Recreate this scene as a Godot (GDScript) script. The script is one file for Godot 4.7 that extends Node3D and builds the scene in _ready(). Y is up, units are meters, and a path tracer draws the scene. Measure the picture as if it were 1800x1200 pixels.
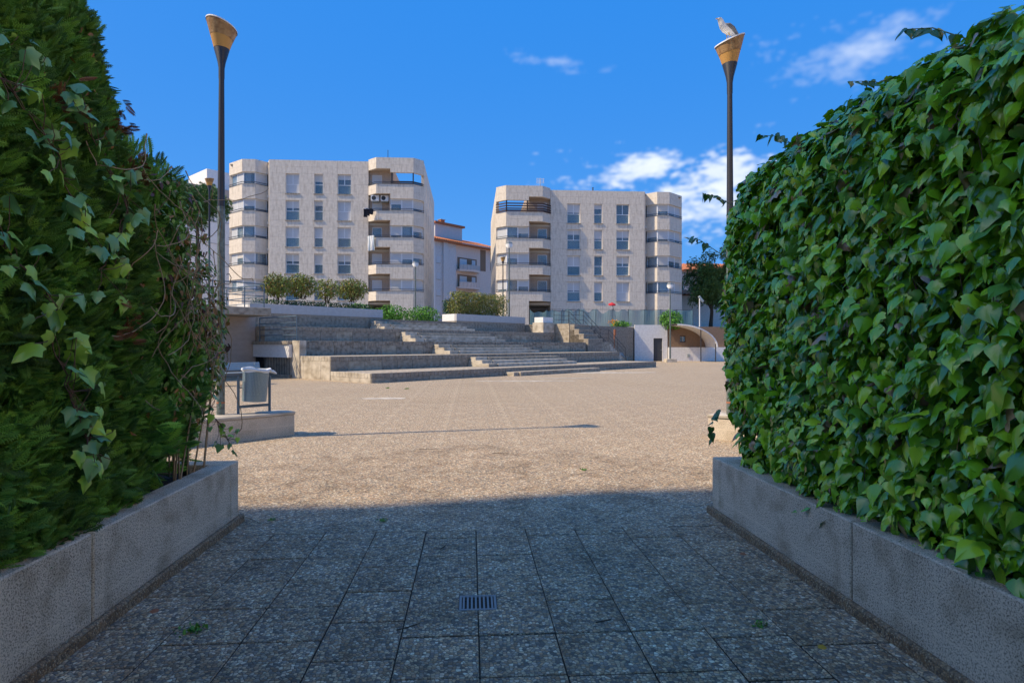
extends Node3D
# A sunken plaza seen from a passage between two planted walls: stepped terraces and two apartment blocks beyond.
# World axes follow the paving of the passage: -z runs along it, x to the right, metres.

var rng := RandomNumberGenerator.new()
var M := {}
var used_names := {}


class Shape:
	# collects triangles with normals (and colours when asked) into one surface
	var v := PackedVector3Array()
	var n := PackedVector3Array()
	var c := PackedColorArray()
	var tint := Color(1, 1, 1)
	var colored := false

	func tri(a: Vector3, b: Vector3, d: Vector3, na: Vector3, nb: Vector3, nd: Vector3) -> void:
		if (d - a).cross(b - a).dot(na + nb + nd) < 0.0:
			v.append_array([a, d, b])
			n.append_array([na, nd, nb])
		else:
			v.append_array([a, b, d])
			n.append_array([na, nb, nd])
		if colored:
			c.append_array([tint, tint, tint])

	func flat(a: Vector3, b: Vector3, d: Vector3, hint: Vector3) -> void:
		var m := (d - a).cross(b - a).normalized()
		if m.dot(hint) < 0.0:
			m = -m
		tri(a, b, d, m, m, m)

	func quad(a: Vector3, b: Vector3, d: Vector3, e: Vector3, hint: Vector3) -> void:
		flat(a, b, d, hint)
		flat(a, d, e, hint)

	func box(lo: Vector3, hi: Vector3, bevel := 0.0, t := Transform3D()) -> void:
		var mid := (lo + hi) / 2.0
		var h := (hi - lo) / 2.0
		var b: float = minf(bevel, minf(h.x, minf(h.y, h.z)) * 0.9)
		for axis in 3:
			var p := (axis + 1) % 3
			var q := (axis + 2) % 3
			for s in [-1.0, 1.0]:
				var k: Array[Vector3] = []
				for w in [[-1.0, -1.0], [1.0, -1.0], [1.0, 1.0], [-1.0, 1.0]]:
					var o := Vector3.ZERO
					o[axis] = s * h[axis]
					o[p] = w[0] * (h[p] - b)
					o[q] = w[1] * (h[q] - b)
					k.append(t * (mid + o))
				var f := Vector3.ZERO
				f[axis] = s
				quad(k[0], k[1], k[2], k[3], t.basis * f)
			if b > 0.0:
				for s in [-1.0, 1.0]:
					for r in [-1.0, 1.0]:
						var k2: Array[Vector3] = []
						for w in [[-1.0, 0], [1.0, 0], [1.0, 1], [-1.0, 1]]:
							var o := Vector3.ZERO
							o[axis] = w[0] * (h[axis] - b)
							o[p] = s * (h[p] - (b if w[1] else 0.0))
							o[q] = r * (h[q] - (0.0 if w[1] else b))
							k2.append(t * (mid + o))
						var f := Vector3.ZERO
						f[p] = s
						f[q] = r
						quad(k2[0], k2[1], k2[2], k2[3], t.basis * f)
		if b > 0.0:
			for x in [-1.0, 1.0]:
				for y in [-1.0, 1.0]:
					for z in [-1.0, 1.0]:
						var s := Vector3(x, y, z)
						flat(t * (mid + s * (h - Vector3(0, b, b))), t * (mid + s * (h - Vector3(b, 0, b))), t * (mid + s * (h - Vector3(b, b, 0))), t.basis * s)

	func bar(a: Vector3, b: Vector3, w: float, h: float) -> void:
		# a rectangular bar from a to b
		var z := (b - a).normalized()
		var up := Vector3.UP if absf(z.y) < 0.95 else Vector3.RIGHT
		var x := up.cross(z).normalized()
		var y := z.cross(x)
		box(Vector3(-w / 2, -h / 2, 0), Vector3(w / 2, h / 2, a.distance_to(b)), 0.0, Transform3D(Basis(x, y, z), a))

	func tube(pts: Array, radii: Array, sides := 8, caps := true) -> void:
		var rings := []
		var norms := []
		var side := Vector3.RIGHT
		for i in pts.size():
			var z: Vector3 = ((pts[mini(i + 1, pts.size() - 1)] as Vector3) - (pts[maxi(i - 1, 0)] as Vector3)).normalized()
			if absf(z.dot(side)) > 0.95:
				side = Vector3.FORWARD if absf(z.z) < 0.9 else Vector3.UP
			side = (side - z * z.dot(side)).normalized()
			var up := z.cross(side)
			var ring := []
			var nn := []
			for k in sides:
				var a := TAU * k / sides
				var o := side * cos(a) + up * sin(a)
				nn.append(o)
				ring.append((pts[i] as Vector3) + o * float(radii[mini(i, radii.size() - 1)]))
			rings.append(ring)
			norms.append(nn)
		for i in pts.size() - 1:
			for k in sides:
				var k2 := (k + 1) % sides
				tri(rings[i][k], rings[i][k2], rings[i + 1][k2], norms[i][k], norms[i][k2], norms[i + 1][k2])
				tri(rings[i][k], rings[i + 1][k2], rings[i + 1][k], norms[i][k], norms[i + 1][k2], norms[i + 1][k])
		if caps:
			for e in [0, pts.size() - 1]:
				var out: Vector3 = (pts[0] as Vector3) - (pts[1] as Vector3) if e == 0 else (pts[e] as Vector3) - (pts[e - 1] as Vector3)
				for k in sides:
					flat(pts[e], rings[e][k], rings[e][(k + 1) % sides], out)

	func prism(poly: PackedVector2Array, y0: float, y1: float, bottom := true) -> void:
		# poly holds (x, z)
		var idx := Geometry2D.triangulate_polygon(poly)
		for i in range(0, idx.size(), 3):
			var p: Array[Vector3] = []
			for j in 3:
				p.append(Vector3(poly[idx[i + j]].x, y1, poly[idx[i + j]].y))
			flat(p[0], p[1], p[2], Vector3.UP)
			if bottom:
				var dn := Vector3(0, y0 - y1, 0)
				flat(p[0] + dn, p[1] + dn, p[2] + dn, Vector3.DOWN)
		var area := 0.0
		for i in poly.size():
			var a := poly[i]
			var b := poly[(i + 1) % poly.size()]
			area += a.x * b.y - b.x * a.y
		for i in poly.size():
			var a := poly[i]
			var b := poly[(i + 1) % poly.size()]
			var out := Vector3(b.y - a.y, 0, a.x - b.x) * signf(area)
			quad(Vector3(a.x, y0, a.y), Vector3(b.x, y0, b.y), Vector3(b.x, y1, b.y), Vector3(a.x, y1, a.y), out)

	func mirror(sum: float) -> void:
		for i in v.size():
			v[i].x = sum - v[i].x
			n[i].x = -n[i].x
		for i in range(0, v.size(), 3):
			var a := v[i + 1]
			v[i + 1] = v[i + 2]
			v[i + 2] = a
			var b := n[i + 1]
			n[i + 1] = n[i + 2]
			n[i + 2] = b

	func smooth() -> void:
		# averages the normals of corners that share a place
		var sum := {}
		for i in v.size():
			var key := Vector3i((v[i] * 2000.0).round())
			sum[key] = sum.get(key, Vector3.ZERO) + n[i]
		for i in v.size():
			n[i] = (sum[Vector3i((v[i] * 2000.0).round())] as Vector3).normalized()

	func mesh() -> ArrayMesh:
		var a := []
		a.resize(Mesh.ARRAY_MAX)
		a[Mesh.ARRAY_VERTEX] = v
		a[Mesh.ARRAY_NORMAL] = n
		if colored:
			a[Mesh.ARRAY_COLOR] = c
		var m := ArrayMesh.new()
		m.add_surface_from_arrays(Mesh.PRIMITIVE_TRIANGLES, a)
		return m


func numbered(called: String) -> String:
	var k: int = used_names.get(called, 0)
	used_names[called] = k + 1
	return called if k == 0 else "%s_%03d" % [called, k]


func thing(called: String, label: String, category: String, at := Vector3.ZERO, turn := 0.0, group := "") -> Node3D:
	var o := Node3D.new()
	o.name = numbered(called)
	add_child(o)
	o.position = at
	o.rotation.y = turn
	tag(o, label, category, group)
	return o


func tag(o: Node, label: String, category: String, group := "") -> void:
	o.set_meta("label", label)
	o.set_meta("category", category)
	if group != "":
		o.set_meta("group", group)


func put(parent: Node, called: String, mesh: Mesh, material: Material, t := Transform3D()) -> MeshInstance3D:
	var o := MeshInstance3D.new()
	o.name = numbered(called) if parent == self else called
	o.mesh = mesh
	o.material_override = material
	o.transform = t
	parent.add_child(o, true)
	return o


func structure(called: String, s: Shape, material: Material) -> MeshInstance3D:
	var o := put(self, called, s.mesh(), material)
	o.set_meta("kind", "structure")
	return o


func box_part(parent: Node, called: String, lo: Vector3, hi: Vector3, material: Material, bevel := 0.0) -> MeshInstance3D:
	var s := Shape.new()
	s.box(lo, hi, bevel)
	return put(parent, called, s.mesh(), material)


func many(parent: Node, called: String, mesh: Mesh, material: Material, places: Array, colors: Array) -> MultiMeshInstance3D:
	var mm := MultiMesh.new()
	mm.transform_format = MultiMesh.TRANSFORM_3D
	mm.use_colors = true
	mm.mesh = mesh
	mm.instance_count = places.size()
	for i in places.size():
		mm.set_instance_transform(i, places[i])
		mm.set_instance_color(i, colors[i])
	var o := MultiMeshInstance3D.new()
	o.name = called
	o.multimesh = mm
	o.material_override = material
	o.set_meta("kind", "stuff")
	parent.add_child(o, true)
	return o


func lin(r: float, g: float, b: float, a := 1.0) -> Color:
	var k := Color(r, g, b).linear_to_srgb()
	k.a = a
	return k


func mat(called: String, color: Color, rough := 0.8, metal := 0.0) -> StandardMaterial3D:
	var m := StandardMaterial3D.new()
	m.resource_name = called
	m.albedo_color = color
	m.roughness = rough
	m.metallic = metal
	M[called] = m
	return m


func triplanar(m: StandardMaterial3D, tex: Texture2D, metres: float, height: Texture2D = null, relief := 0.0, offset := Vector3.ZERO) -> void:
	m.albedo_texture = tex
	m.uv1_triplanar = true
	m.uv1_world_triplanar = true
	m.uv1_scale = Vector3.ONE / metres
	m.uv1_offset = offset
	m.uv1_triplanar_sharpness = 4.0
	if height:
		m.heightmap_enabled = true
		m.heightmap_texture = height
		m.heightmap_scale = relief


func noise_tex(size: int, seed_: int, freq: float, lo: Color, hi: Color, octaves := 4, kind := FastNoiseLite.TYPE_SIMPLEX_SMOOTH, mid := -1.0, mid_color := Color.WHITE) -> NoiseTexture2D:
	var f := FastNoiseLite.new()
	f.noise_type = kind
	f.seed = seed_
	f.frequency = freq
	f.fractal_octaves = octaves
	var t := NoiseTexture2D.new()
	t.width = size
	t.height = size
	t.seamless = true
	t.noise = f
	var g := Gradient.new()
	g.set_color(0, lo)
	g.set_color(1, hi)
	if mid >= 0.0:
		g.add_point(mid, mid_color)
	t.color_ramp = g
	return t


func _ready() -> void:
	# camera: eye height 1.5 m, turned a little right of the passage
	var cam := Camera3D.new()
	cam.name = "camera"
	cam.fov = 58.11
	cam.near = 0.05
	cam.far = 900.0
	cam.position = Vector3(0, 1.5, 0)
	cam.rotation = Vector3(deg_to_rad(0.32), deg_to_rad(-3.81), 0)
	add_child(cam)
	cam.current = true
	# sky and exposure
	var env := Environment.new()
	env.background_mode = Environment.BG_SKY
	var sky := Sky.new()
	var panorama := PanoramaSkyMaterial.new()
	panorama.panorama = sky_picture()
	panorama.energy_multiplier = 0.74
	sky.sky_material = panorama
	env.sky = sky
	env.tonemap_mode = Environment.TONE_MAPPER_LINEAR
	env.tonemap_exposure = 1.75
	env.sdfgi_enabled = true
	env.ssao_enabled = true
	env.ssil_enabled = true
	var we := WorldEnvironment.new()
	we.name = "environment"
	we.environment = env
	add_child(we)
	# sun: from the left and a little behind, 46 degrees high
	var sun := DirectionalLight3D.new()
	sun.name = "sun"
	sun.light_color = Color(1.0, 0.92, 0.79)
	sun.light_energy = 1.0
	sun.light_angular_distance = 0.5
	sun.shadow_enabled = true
	add_child(sun)
	sun.look_at_from_position(Vector3(-6.12, 6.55, 1.17), Vector3.ZERO)
	make_materials()
	make_leaf_meshes()
	# the place
	make_ground()
	make_upper_ground()
	make_shade_block()
	make_side_block()
	make_amphitheatre()
	make_pavilion()
	make_side_stairs()
	make_white_building()
	apartment_block(Vector3(-21.0, 3.0, -65.4), 5, false, "taller pale concrete apartment block with laundry hanging on a balcony", 40)
	apartment_block(Vector3(8.45, 3.0, -65.0), 4, true, "lower pale concrete apartment block with dark slatted rail round its top balcony", 77)
	make_red_roof_block()
	make_far_blocks()
	# objects
	make_planters()
	make_low_walls()
	make_lamps()
	make_bin()
	make_benches()
	make_gull()
	make_fence()
	make_balcony_things()
	make_trees()
	make_shrubs()
	make_ivy_hedge()
	make_conifer_hedge()
	make_vines()
	make_litter()


func sky_picture() -> ImageTexture:
	# clear blue air, paler towards the horizon, with a few thin clouds; azimuth 0 is -z, to the right is positive
	var w := 2048
	var h := 1024
	var f := FastNoiseLite.new()
	f.seed = 9
	f.frequency = 0.11
	f.fractal_octaves = 5
	var g := FastNoiseLite.new()
	g.seed = 14
	g.frequency = 0.35
	g.fractal_octaves = 4
	# azimuth, elevation, half width, half height (degrees), strength, tilt
	var puffs := [[15.5, 15.6, 6.5, 1.5, 0.75, 0.10], [22.5, 14.6, 6.0, 1.8, 1.1, -0.04], [24.0, 12.2, 8.5, 2.2, 0.8, 0.0], [18.5, 13.4, 5.0, 1.2, 0.6, 0.05], [33.5, 22.6, 5.5, 2.0, 0.30, 0.12], [7.2, 24.8, 3.4, 0.5, 0.22, -0.05], [12.6, 23.9, 1.0, 0.3, 0.1, 0.2],
		[48.0, 13.0, 12.0, 3.0, 0.8, 0.03], [75.0, 18.0, 11.0, 3.0, 0.6, -0.03], [-70.0, 16.0, 12.0, 2.5, 0.6, 0.05], [130.0, 17.0, 14.0, 3.0, 0.7, 0.0], [-140.0, 14.0, 12.0, 3.0, 0.7, 0.04], [175.0, 20.0, 10.0, 2.5, 0.5, 0.0]]
	var data := PackedFloat32Array()
	data.resize(w * h * 3)
	for y in h:
		var el := 90.0 - 180.0 * (y + 0.5) / h
		var t: float = clampf(el / 90.0, 0.0, 1.0)
		var haze: float = exp(-maxf(el, 0.0) / 11.0)
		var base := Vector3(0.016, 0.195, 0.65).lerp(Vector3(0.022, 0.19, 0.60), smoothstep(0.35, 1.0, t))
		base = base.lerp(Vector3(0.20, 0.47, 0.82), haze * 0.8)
		if el < 0.0:
			base = Vector3(0.20, 0.19, 0.17)
		for x in w:
			var c := base
			if el > 0.0:
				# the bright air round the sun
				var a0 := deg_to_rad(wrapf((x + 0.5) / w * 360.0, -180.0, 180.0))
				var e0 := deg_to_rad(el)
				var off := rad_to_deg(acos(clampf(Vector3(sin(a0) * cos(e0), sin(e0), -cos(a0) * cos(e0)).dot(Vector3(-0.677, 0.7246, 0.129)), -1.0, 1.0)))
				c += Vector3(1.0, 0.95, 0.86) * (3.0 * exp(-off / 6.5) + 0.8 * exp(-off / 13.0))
			if el > 4.0 and el < 32.0:
				var az := wrapf((x + 0.5) / w * 360.0, -180.0, 180.0)
				for p in puffs:
					var dx: float = (az - p[0]) / p[2]
					if absf(dx) < 1.6:
						var dy: float = (el - p[1] - p[5] * (az - p[0])) / p[3]
						if absf(dy) < 1.8:
							var k: float = exp(-1.6 * (dx * dx + dy * dy))
							var nz: float = f.get_noise_2d(az * 1.6, el * 4.2) * 0.9 + g.get_noise_2d(az * 2.2, el * 5.5) * 0.55
							var a: float = clampf((k * 1.25 + nz * 0.95 - 0.34) * p[4] * 1.15, 0.0, 0.85)
							c = c.lerp(Vector3(0.74, 0.80, 0.88), a)
			var at := (y * w + x) * 3
			data[at] = c.x
			data[at + 1] = c.y
			data[at + 2] = c.z
	return ImageTexture.create_from_image(Image.create_from_data(w, h, false, Image.FORMAT_RGBF, data.to_byte_array()))




func pebble_textures() -> Array:
	# washed aggregate: rounded stones of many tones set in grey mortar
	var size := 1024
	var cells := 64
	var w := size / cells
	var r := RandomNumberGenerator.new()
	r.seed = 11
	var px := PackedFloat32Array()
	var py := PackedFloat32Array()
	var ps := PackedFloat32Array()
	var pc := PackedColorArray()
	var tones := [Color(0.79, 0.75, 0.71), Color(0.87, 0.79, 0.69), Color(0.66, 0.63, 0.61), Color(0.98, 0.93, 0.87), Color(0.82, 0.70, 0.58), Color(0.54, 0.52, 0.51), Color(0.91, 0.84, 0.74), Color(0.74, 0.64, 0.55)]
	for i in cells * cells:
		px.append(r.randf_range(0.08, 0.92))
		py.append(r.randf_range(0.08, 0.92))
		ps.append(r.randf_range(0.5, 1.0))
		var k: Color = tones[r.randi() % tones.size()]
		pc.append(k * r.randf_range(0.85, 1.12))
	var rgb := PackedByteArray()
	rgb.resize(size * size * 3)
	var hh := PackedByteArray()
	hh.resize(size * size)
	for y in size:
		var cy := y / w
		var fy := float(y) / w
		for x in size:
			var cx := x / w
			var fx := float(x) / w
			var d1 := 9.0
			var d2 := 9.0
			var best := 0
			for oy in [-1, 0, 1]:
				var gy: int = cy + oy
				var wy: int = (gy + cells) % cells
				for ox in [-1, 0, 1]:
					var gx: int = cx + ox
					var i: int = wy * cells + (gx + cells) % cells
					var dx: float = gx + px[i] - fx
					var dy: float = gy + py[i] - fy
					var d: float = (dx * dx + dy * dy) / ps[i]
					if d < d1:
						d2 = d1
						d1 = d
						best = i
					elif d < d2:
						d2 = d
			var edge: float = clampf((sqrt(d2) - sqrt(d1)) * 4.0, 0.0, 1.0)
			var k: Color = Color(0.46, 0.44, 0.41).lerp(pc[best], edge)
			var at := (y * size + x)
			rgb[at * 3] = int(clampf(k.r, 0, 1) * 255)
			rgb[at * 3 + 1] = int(clampf(k.g, 0, 1) * 255)
			rgb[at * 3 + 2] = int(clampf(k.b, 0, 1) * 255)
			hh[at] = int(255.0 * clampf(edge * (1.0 - d1 * 0.8) * (0.6 + 0.4 * ps[best]), 0, 1))
	return [ImageTexture.create_from_image(Image.create_from_data(size, size, false, Image.FORMAT_RGB8, rgb)), ImageTexture.create_from_image(Image.create_from_data(size, size, false, Image.FORMAT_L8, hh))]


func pitted_textures() -> Array:
	# sprayed cement render: pale, with small dark pits
	var size := 512
	var f := FastNoiseLite.new()
	f.seed = 5
	f.frequency = 0.055
	f.fractal_octaves = 3
	var g := FastNoiseLite.new()
	g.seed = 8
	g.frequency = 0.2
	g.fractal_octaves = 2
	var a := f.get_seamless_image(size, size)
	var b := g.get_seamless_image(size, size)
	var rgb := PackedByteArray()
	rgb.resize(size * size * 3)
	var hh := PackedByteArray()
	hh.resize(size * size)
	for i in size * size:
		var p: float = a.get_pixel(i % size, i / size).r
		var q: float = b.get_pixel(i % size, i / size).r
		var pit: float = smoothstep(0.60, 0.72, p * 0.45 + q * 0.55 + 0.04)
		var k: float = lerpf(0.88 + (q - 0.5) * 0.22, 0.20, pit)
		rgb[i * 3] = int(clampf(k * 1.0, 0, 1) * 255)
		rgb[i * 3 + 1] = int(clampf(k * 0.98, 0, 1) * 255)
		rgb[i * 3 + 2] = int(clampf(k * 0.95, 0, 1) * 255)
		hh[i] = int(clampf(0.7 + (q - 0.5) * 0.5 - pit * 0.6, 0, 1) * 255)
	return [ImageTexture.create_from_image(Image.create_from_data(size, size, false, Image.FORMAT_RGB8, rgb)), ImageTexture.create_from_image(Image.create_from_data(size, size, false, Image.FORMAT_L8, hh))]


func make_materials() -> void:
	var peb := pebble_textures()
	for i in 4:
		var k: float = [1.0, 0.93, 1.06, 0.97][i]
		var m := mat("paving%d" % i, lin(0.93 * k, 0.845 * k, 0.68 * k), 0.85)
		triplanar(m, peb[0], 1.2, peb[1], 0.6, Vector3(0.31 * i, 0, 0.57 * i))
		m.vertex_color_use_as_albedo = i == 0
	var pit := pitted_textures()
	var m := mat("render", lin(1.0, 0.90, 0.74), 0.9)
	triplanar(m, pit[0], 0.36, pit[1], 0.3)
	m = mat("plinth", lin(0.62, 0.52, 0.38), 0.9)
	triplanar(m, peb[0], 0.6, peb[1], 0.3)
	var blotch := noise_tex(512, 3, 0.02, Color(0.91, 0.905, 0.90), Color(1, 1, 1), 6)
	var fine := noise_tex(512, 4, 0.05, Color(0, 0, 0), Color(1, 1, 1), 4)
	var stained := noise_tex(512, 21, 0.014, Color(0.62, 0.60, 0.57), Color(1, 1, 1), 6, FastNoiseLite.TYPE_SIMPLEX_SMOOTH, 0.45, Color(0.88, 0.87, 0.85))
	m = mat("facade", lin(0.82, 0.735, 0.62), 0.85)
	triplanar(m, blotch, 4.0, fine, 0.12)
	m = mat("facade_b", lin(0.79, 0.71, 0.60), 0.85)
	triplanar(m, blotch, 3.1, fine, 0.12, Vector3(0.4, 0.2, 0.7))
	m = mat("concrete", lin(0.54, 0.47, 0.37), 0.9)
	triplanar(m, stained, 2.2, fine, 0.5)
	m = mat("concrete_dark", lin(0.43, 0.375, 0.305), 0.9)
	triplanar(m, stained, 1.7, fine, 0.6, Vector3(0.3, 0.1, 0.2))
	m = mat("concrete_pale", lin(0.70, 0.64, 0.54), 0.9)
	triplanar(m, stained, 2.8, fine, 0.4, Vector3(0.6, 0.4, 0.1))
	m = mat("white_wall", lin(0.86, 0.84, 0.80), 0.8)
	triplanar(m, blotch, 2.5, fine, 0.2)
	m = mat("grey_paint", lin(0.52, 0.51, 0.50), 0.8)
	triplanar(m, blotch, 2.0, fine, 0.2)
	m = mat("stucco", lin(0.52, 0.42, 0.34), 0.9)
	triplanar(m, blotch, 3.0)
	m = mat("stucco_pink", lin(0.78, 0.63, 0.54), 0.9)
	triplanar(m, blotch, 3.0)
	m = mat("brown_wall", lin(0.26, 0.17, 0.11), 0.9)
	triplanar(m, blotch, 2.0)
	m = mat("roof_tile", lin(0.55, 0.20, 0.09), 0.85)
	triplanar(m, stained, 1.2, fine, 2.0)
	m = mat("soil", lin(0.07, 0.045, 0.028), 1.0)
	triplanar(m, stained, 0.4, fine, 1.5)
	m = mat("terrace", lin(0.22, 0.2, 0.15), 0.95)
	triplanar(m, stained, 3.0)
	mat("plaster", lin(0.50, 0.48, 0.44), 0.9)
	m = mat("stucco_shaded", lin(0.66, 0.63, 0.61), 0.9)  # shade on the far block put into a greyer stucco
	triplanar(m, blotch, 3.0)
	# weathering: a second, coarser pattern over the cement surfaces
	var weather := noise_tex(512, 61, 0.012, Color(0.80, 0.775, 0.74), Color(1, 1, 1), 7, FastNoiseLite.TYPE_SIMPLEX_SMOOTH, 0.5, Color(0.97, 0.965, 0.96))
	for e in [["render", 1.9], ["plinth", 1.1], ["concrete_pale", 6.1], ["paving1", 2.3], ["paving2", 2.9], ["paving3", 3.7]]:
		var w := M[e[0]] as StandardMaterial3D
		w.detail_enabled = true
		w.detail_albedo = weather
		w.detail_blend_mode = BaseMaterial3D.BLEND_MODE_MUL
		w.detail_uv_layer = BaseMaterial3D.DETAIL_UV_2
		w.uv2_triplanar = true
		w.uv2_world_triplanar = true
		w.uv2_scale = Vector3.ONE / (e[1] as float)
	mat("frame_white", lin(0.72, 0.73, 0.74), 0.45)
	var streaks := noise_tex(512, 66, 0.02, Color(0.87, 0.855, 0.835), Color(1, 1, 1), 6, FastNoiseLite.TYPE_SIMPLEX_SMOOTH, 0.45, Color(0.975, 0.972, 0.968))
	for e in [["facade", 2.6, 16.0], ["facade_b", 2.2, 14.0], ["concrete_dark", 1.1, 4.5], ["concrete", 1.7, 6.0]]:
		var w := M[e[0]] as StandardMaterial3D
		w.detail_enabled = true
		w.detail_albedo = streaks
		w.detail_blend_mode = BaseMaterial3D.BLEND_MODE_MUL
		w.detail_uv_layer = BaseMaterial3D.DETAIL_UV_2
		w.uv2_triplanar = true
		w.uv2_world_triplanar = true
		w.uv2_scale = Vector3(1.0 / e[1], 1.0 / e[2], 1.0 / e[1])
	mat("cast_iron", lin(0.30, 0.29, 0.275), 0.7)
	mat("frame_dark", lin(0.03, 0.032, 0.035), 0.5)
	mat("shutter", lin(0.56, 0.57, 0.58), 0.55)
	mat("shutter_warm", lin(0.60, 0.57, 0.52), 0.55)
	mat("curtain", lin(0.42, 0.46, 0.48), 0.9)
	mat("curtain_dark", lin(0.12, 0.14, 0.17), 0.9)
	m = mat("glass", lin(0.30, 0.42, 0.50, 0.28), 0.04)
	m.transparency = BaseMaterial3D.TRANSPARENCY_ALPHA
	m = mat("glass_blue", lin(0.22, 0.34, 0.40, 0.4), 0.06)
	m.transparency = BaseMaterial3D.TRANSPARENCY_ALPHA
	mat("wood_dark", lin(0.05, 0.022, 0.016), 0.7)
	mat("steel_blue", lin(0.10, 0.15, 0.19), 0.45, 0.2)
	m = mat("bin_steel", lin(0.20, 0.28, 0.32), 0.35, 0.4)
	mat("galvanised", lin(0.36, 0.40, 0.39), 0.45, 0.3)
	mat("pole_dark", lin(0.035, 0.035, 0.04), 0.45, 0.2)
	m = mat("pole_green", lin(0.22, 0.27, 0.255), 0.5, 0.2)
	triplanar(m, noise_tex(256, 31, 0.03, Color(0.62, 0.6, 0.56), Color(1, 1, 1), 5), 0.8)
	m = mat("shade_amber", lin(0.56, 0.36, 0.16), 0.55)
	triplanar(m, noise_tex(256, 33, 0.02, Color(0.68, 0.6, 0.5), Color(1, 1, 1), 5), 0.5)
	m.backlight_enabled = true
	m.backlight = Color(0.35, 0.2, 0.06)
	mat("shade_band", lin(0.55, 0.29, 0.07), 0.55)
	mat("lamp_white", lin(0.78, 0.78, 0.76), 0.4)
	m = mat("bag", lin(0.72, 0.74, 0.73), 0.45)
	m.backlight_enabled = true
	m.backlight = Color(0.4, 0.4, 0.4)
	m = mat("leaf_gloss", Color.WHITE, 0.24)
	m.metallic_specular = 0.6
	m.vertex_color_use_as_albedo = true
	m.backlight_enabled = true
	m.backlight = Color(0.26, 0.3, 0.14)
	m = mat("leaf_matte", Color.WHITE, 0.6)
	m.vertex_color_use_as_albedo = true
	m.backlight_enabled = true
	m.backlight = Color(0.24, 0.28, 0.14)
	mat("inner_green", lin(0.14, 0.31, 0.05), 0.9)
	m = mat("bark", lin(0.11, 0.075, 0.05), 0.95)
	triplanar(m, stained, 0.3)
	mat("dry_stem", lin(0.36, 0.25, 0.15), 0.85)
	mat("vine_stem", lin(0.13, 0.07, 0.05), 0.8)
	mat("green_stem", lin(0.12, 0.16, 0.04), 0.7)
	mat("feather_white", lin(0.80, 0.79, 0.77), 0.8)
	mat("feather_grey", lin(0.15, 0.16, 0.18), 0.8)
	mat("beak", lin(0.70, 0.42, 0.05), 0.5)
	m = mat("netting", lin(0.15, 0.27, 0.29, 0.72), 0.8)
	m.transparency = BaseMaterial3D.TRANSPARENCY_ALPHA
	mat("red_cloth", lin(0.50, 0.02, 0.03), 0.7)
	mat("door_grey", lin(0.05, 0.052, 0.055), 0.5)
	mat("cloth_dark", lin(0.02, 0.022, 0.03), 0.9)
	mat("cloth_stripe", lin(0.45, 0.52, 0.55), 0.9)
	mat("cloth_white", lin(0.75, 0.76, 0.78), 0.9)
	mat("yellow_leaf", lin(0.50, 0.30, 0.03), 0.7)
	mat("terracotta", lin(0.40, 0.15, 0.07), 0.85)


func uv(u: float, v: float) -> Vector2:
	# the terraces lie at 45 degrees to the passage: u along their edges, v up the slope; gives (x, z)
	return Vector2(-3.93 + 0.70711 * (u - v), -24.5 - 0.70711 * (u + v))


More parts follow.
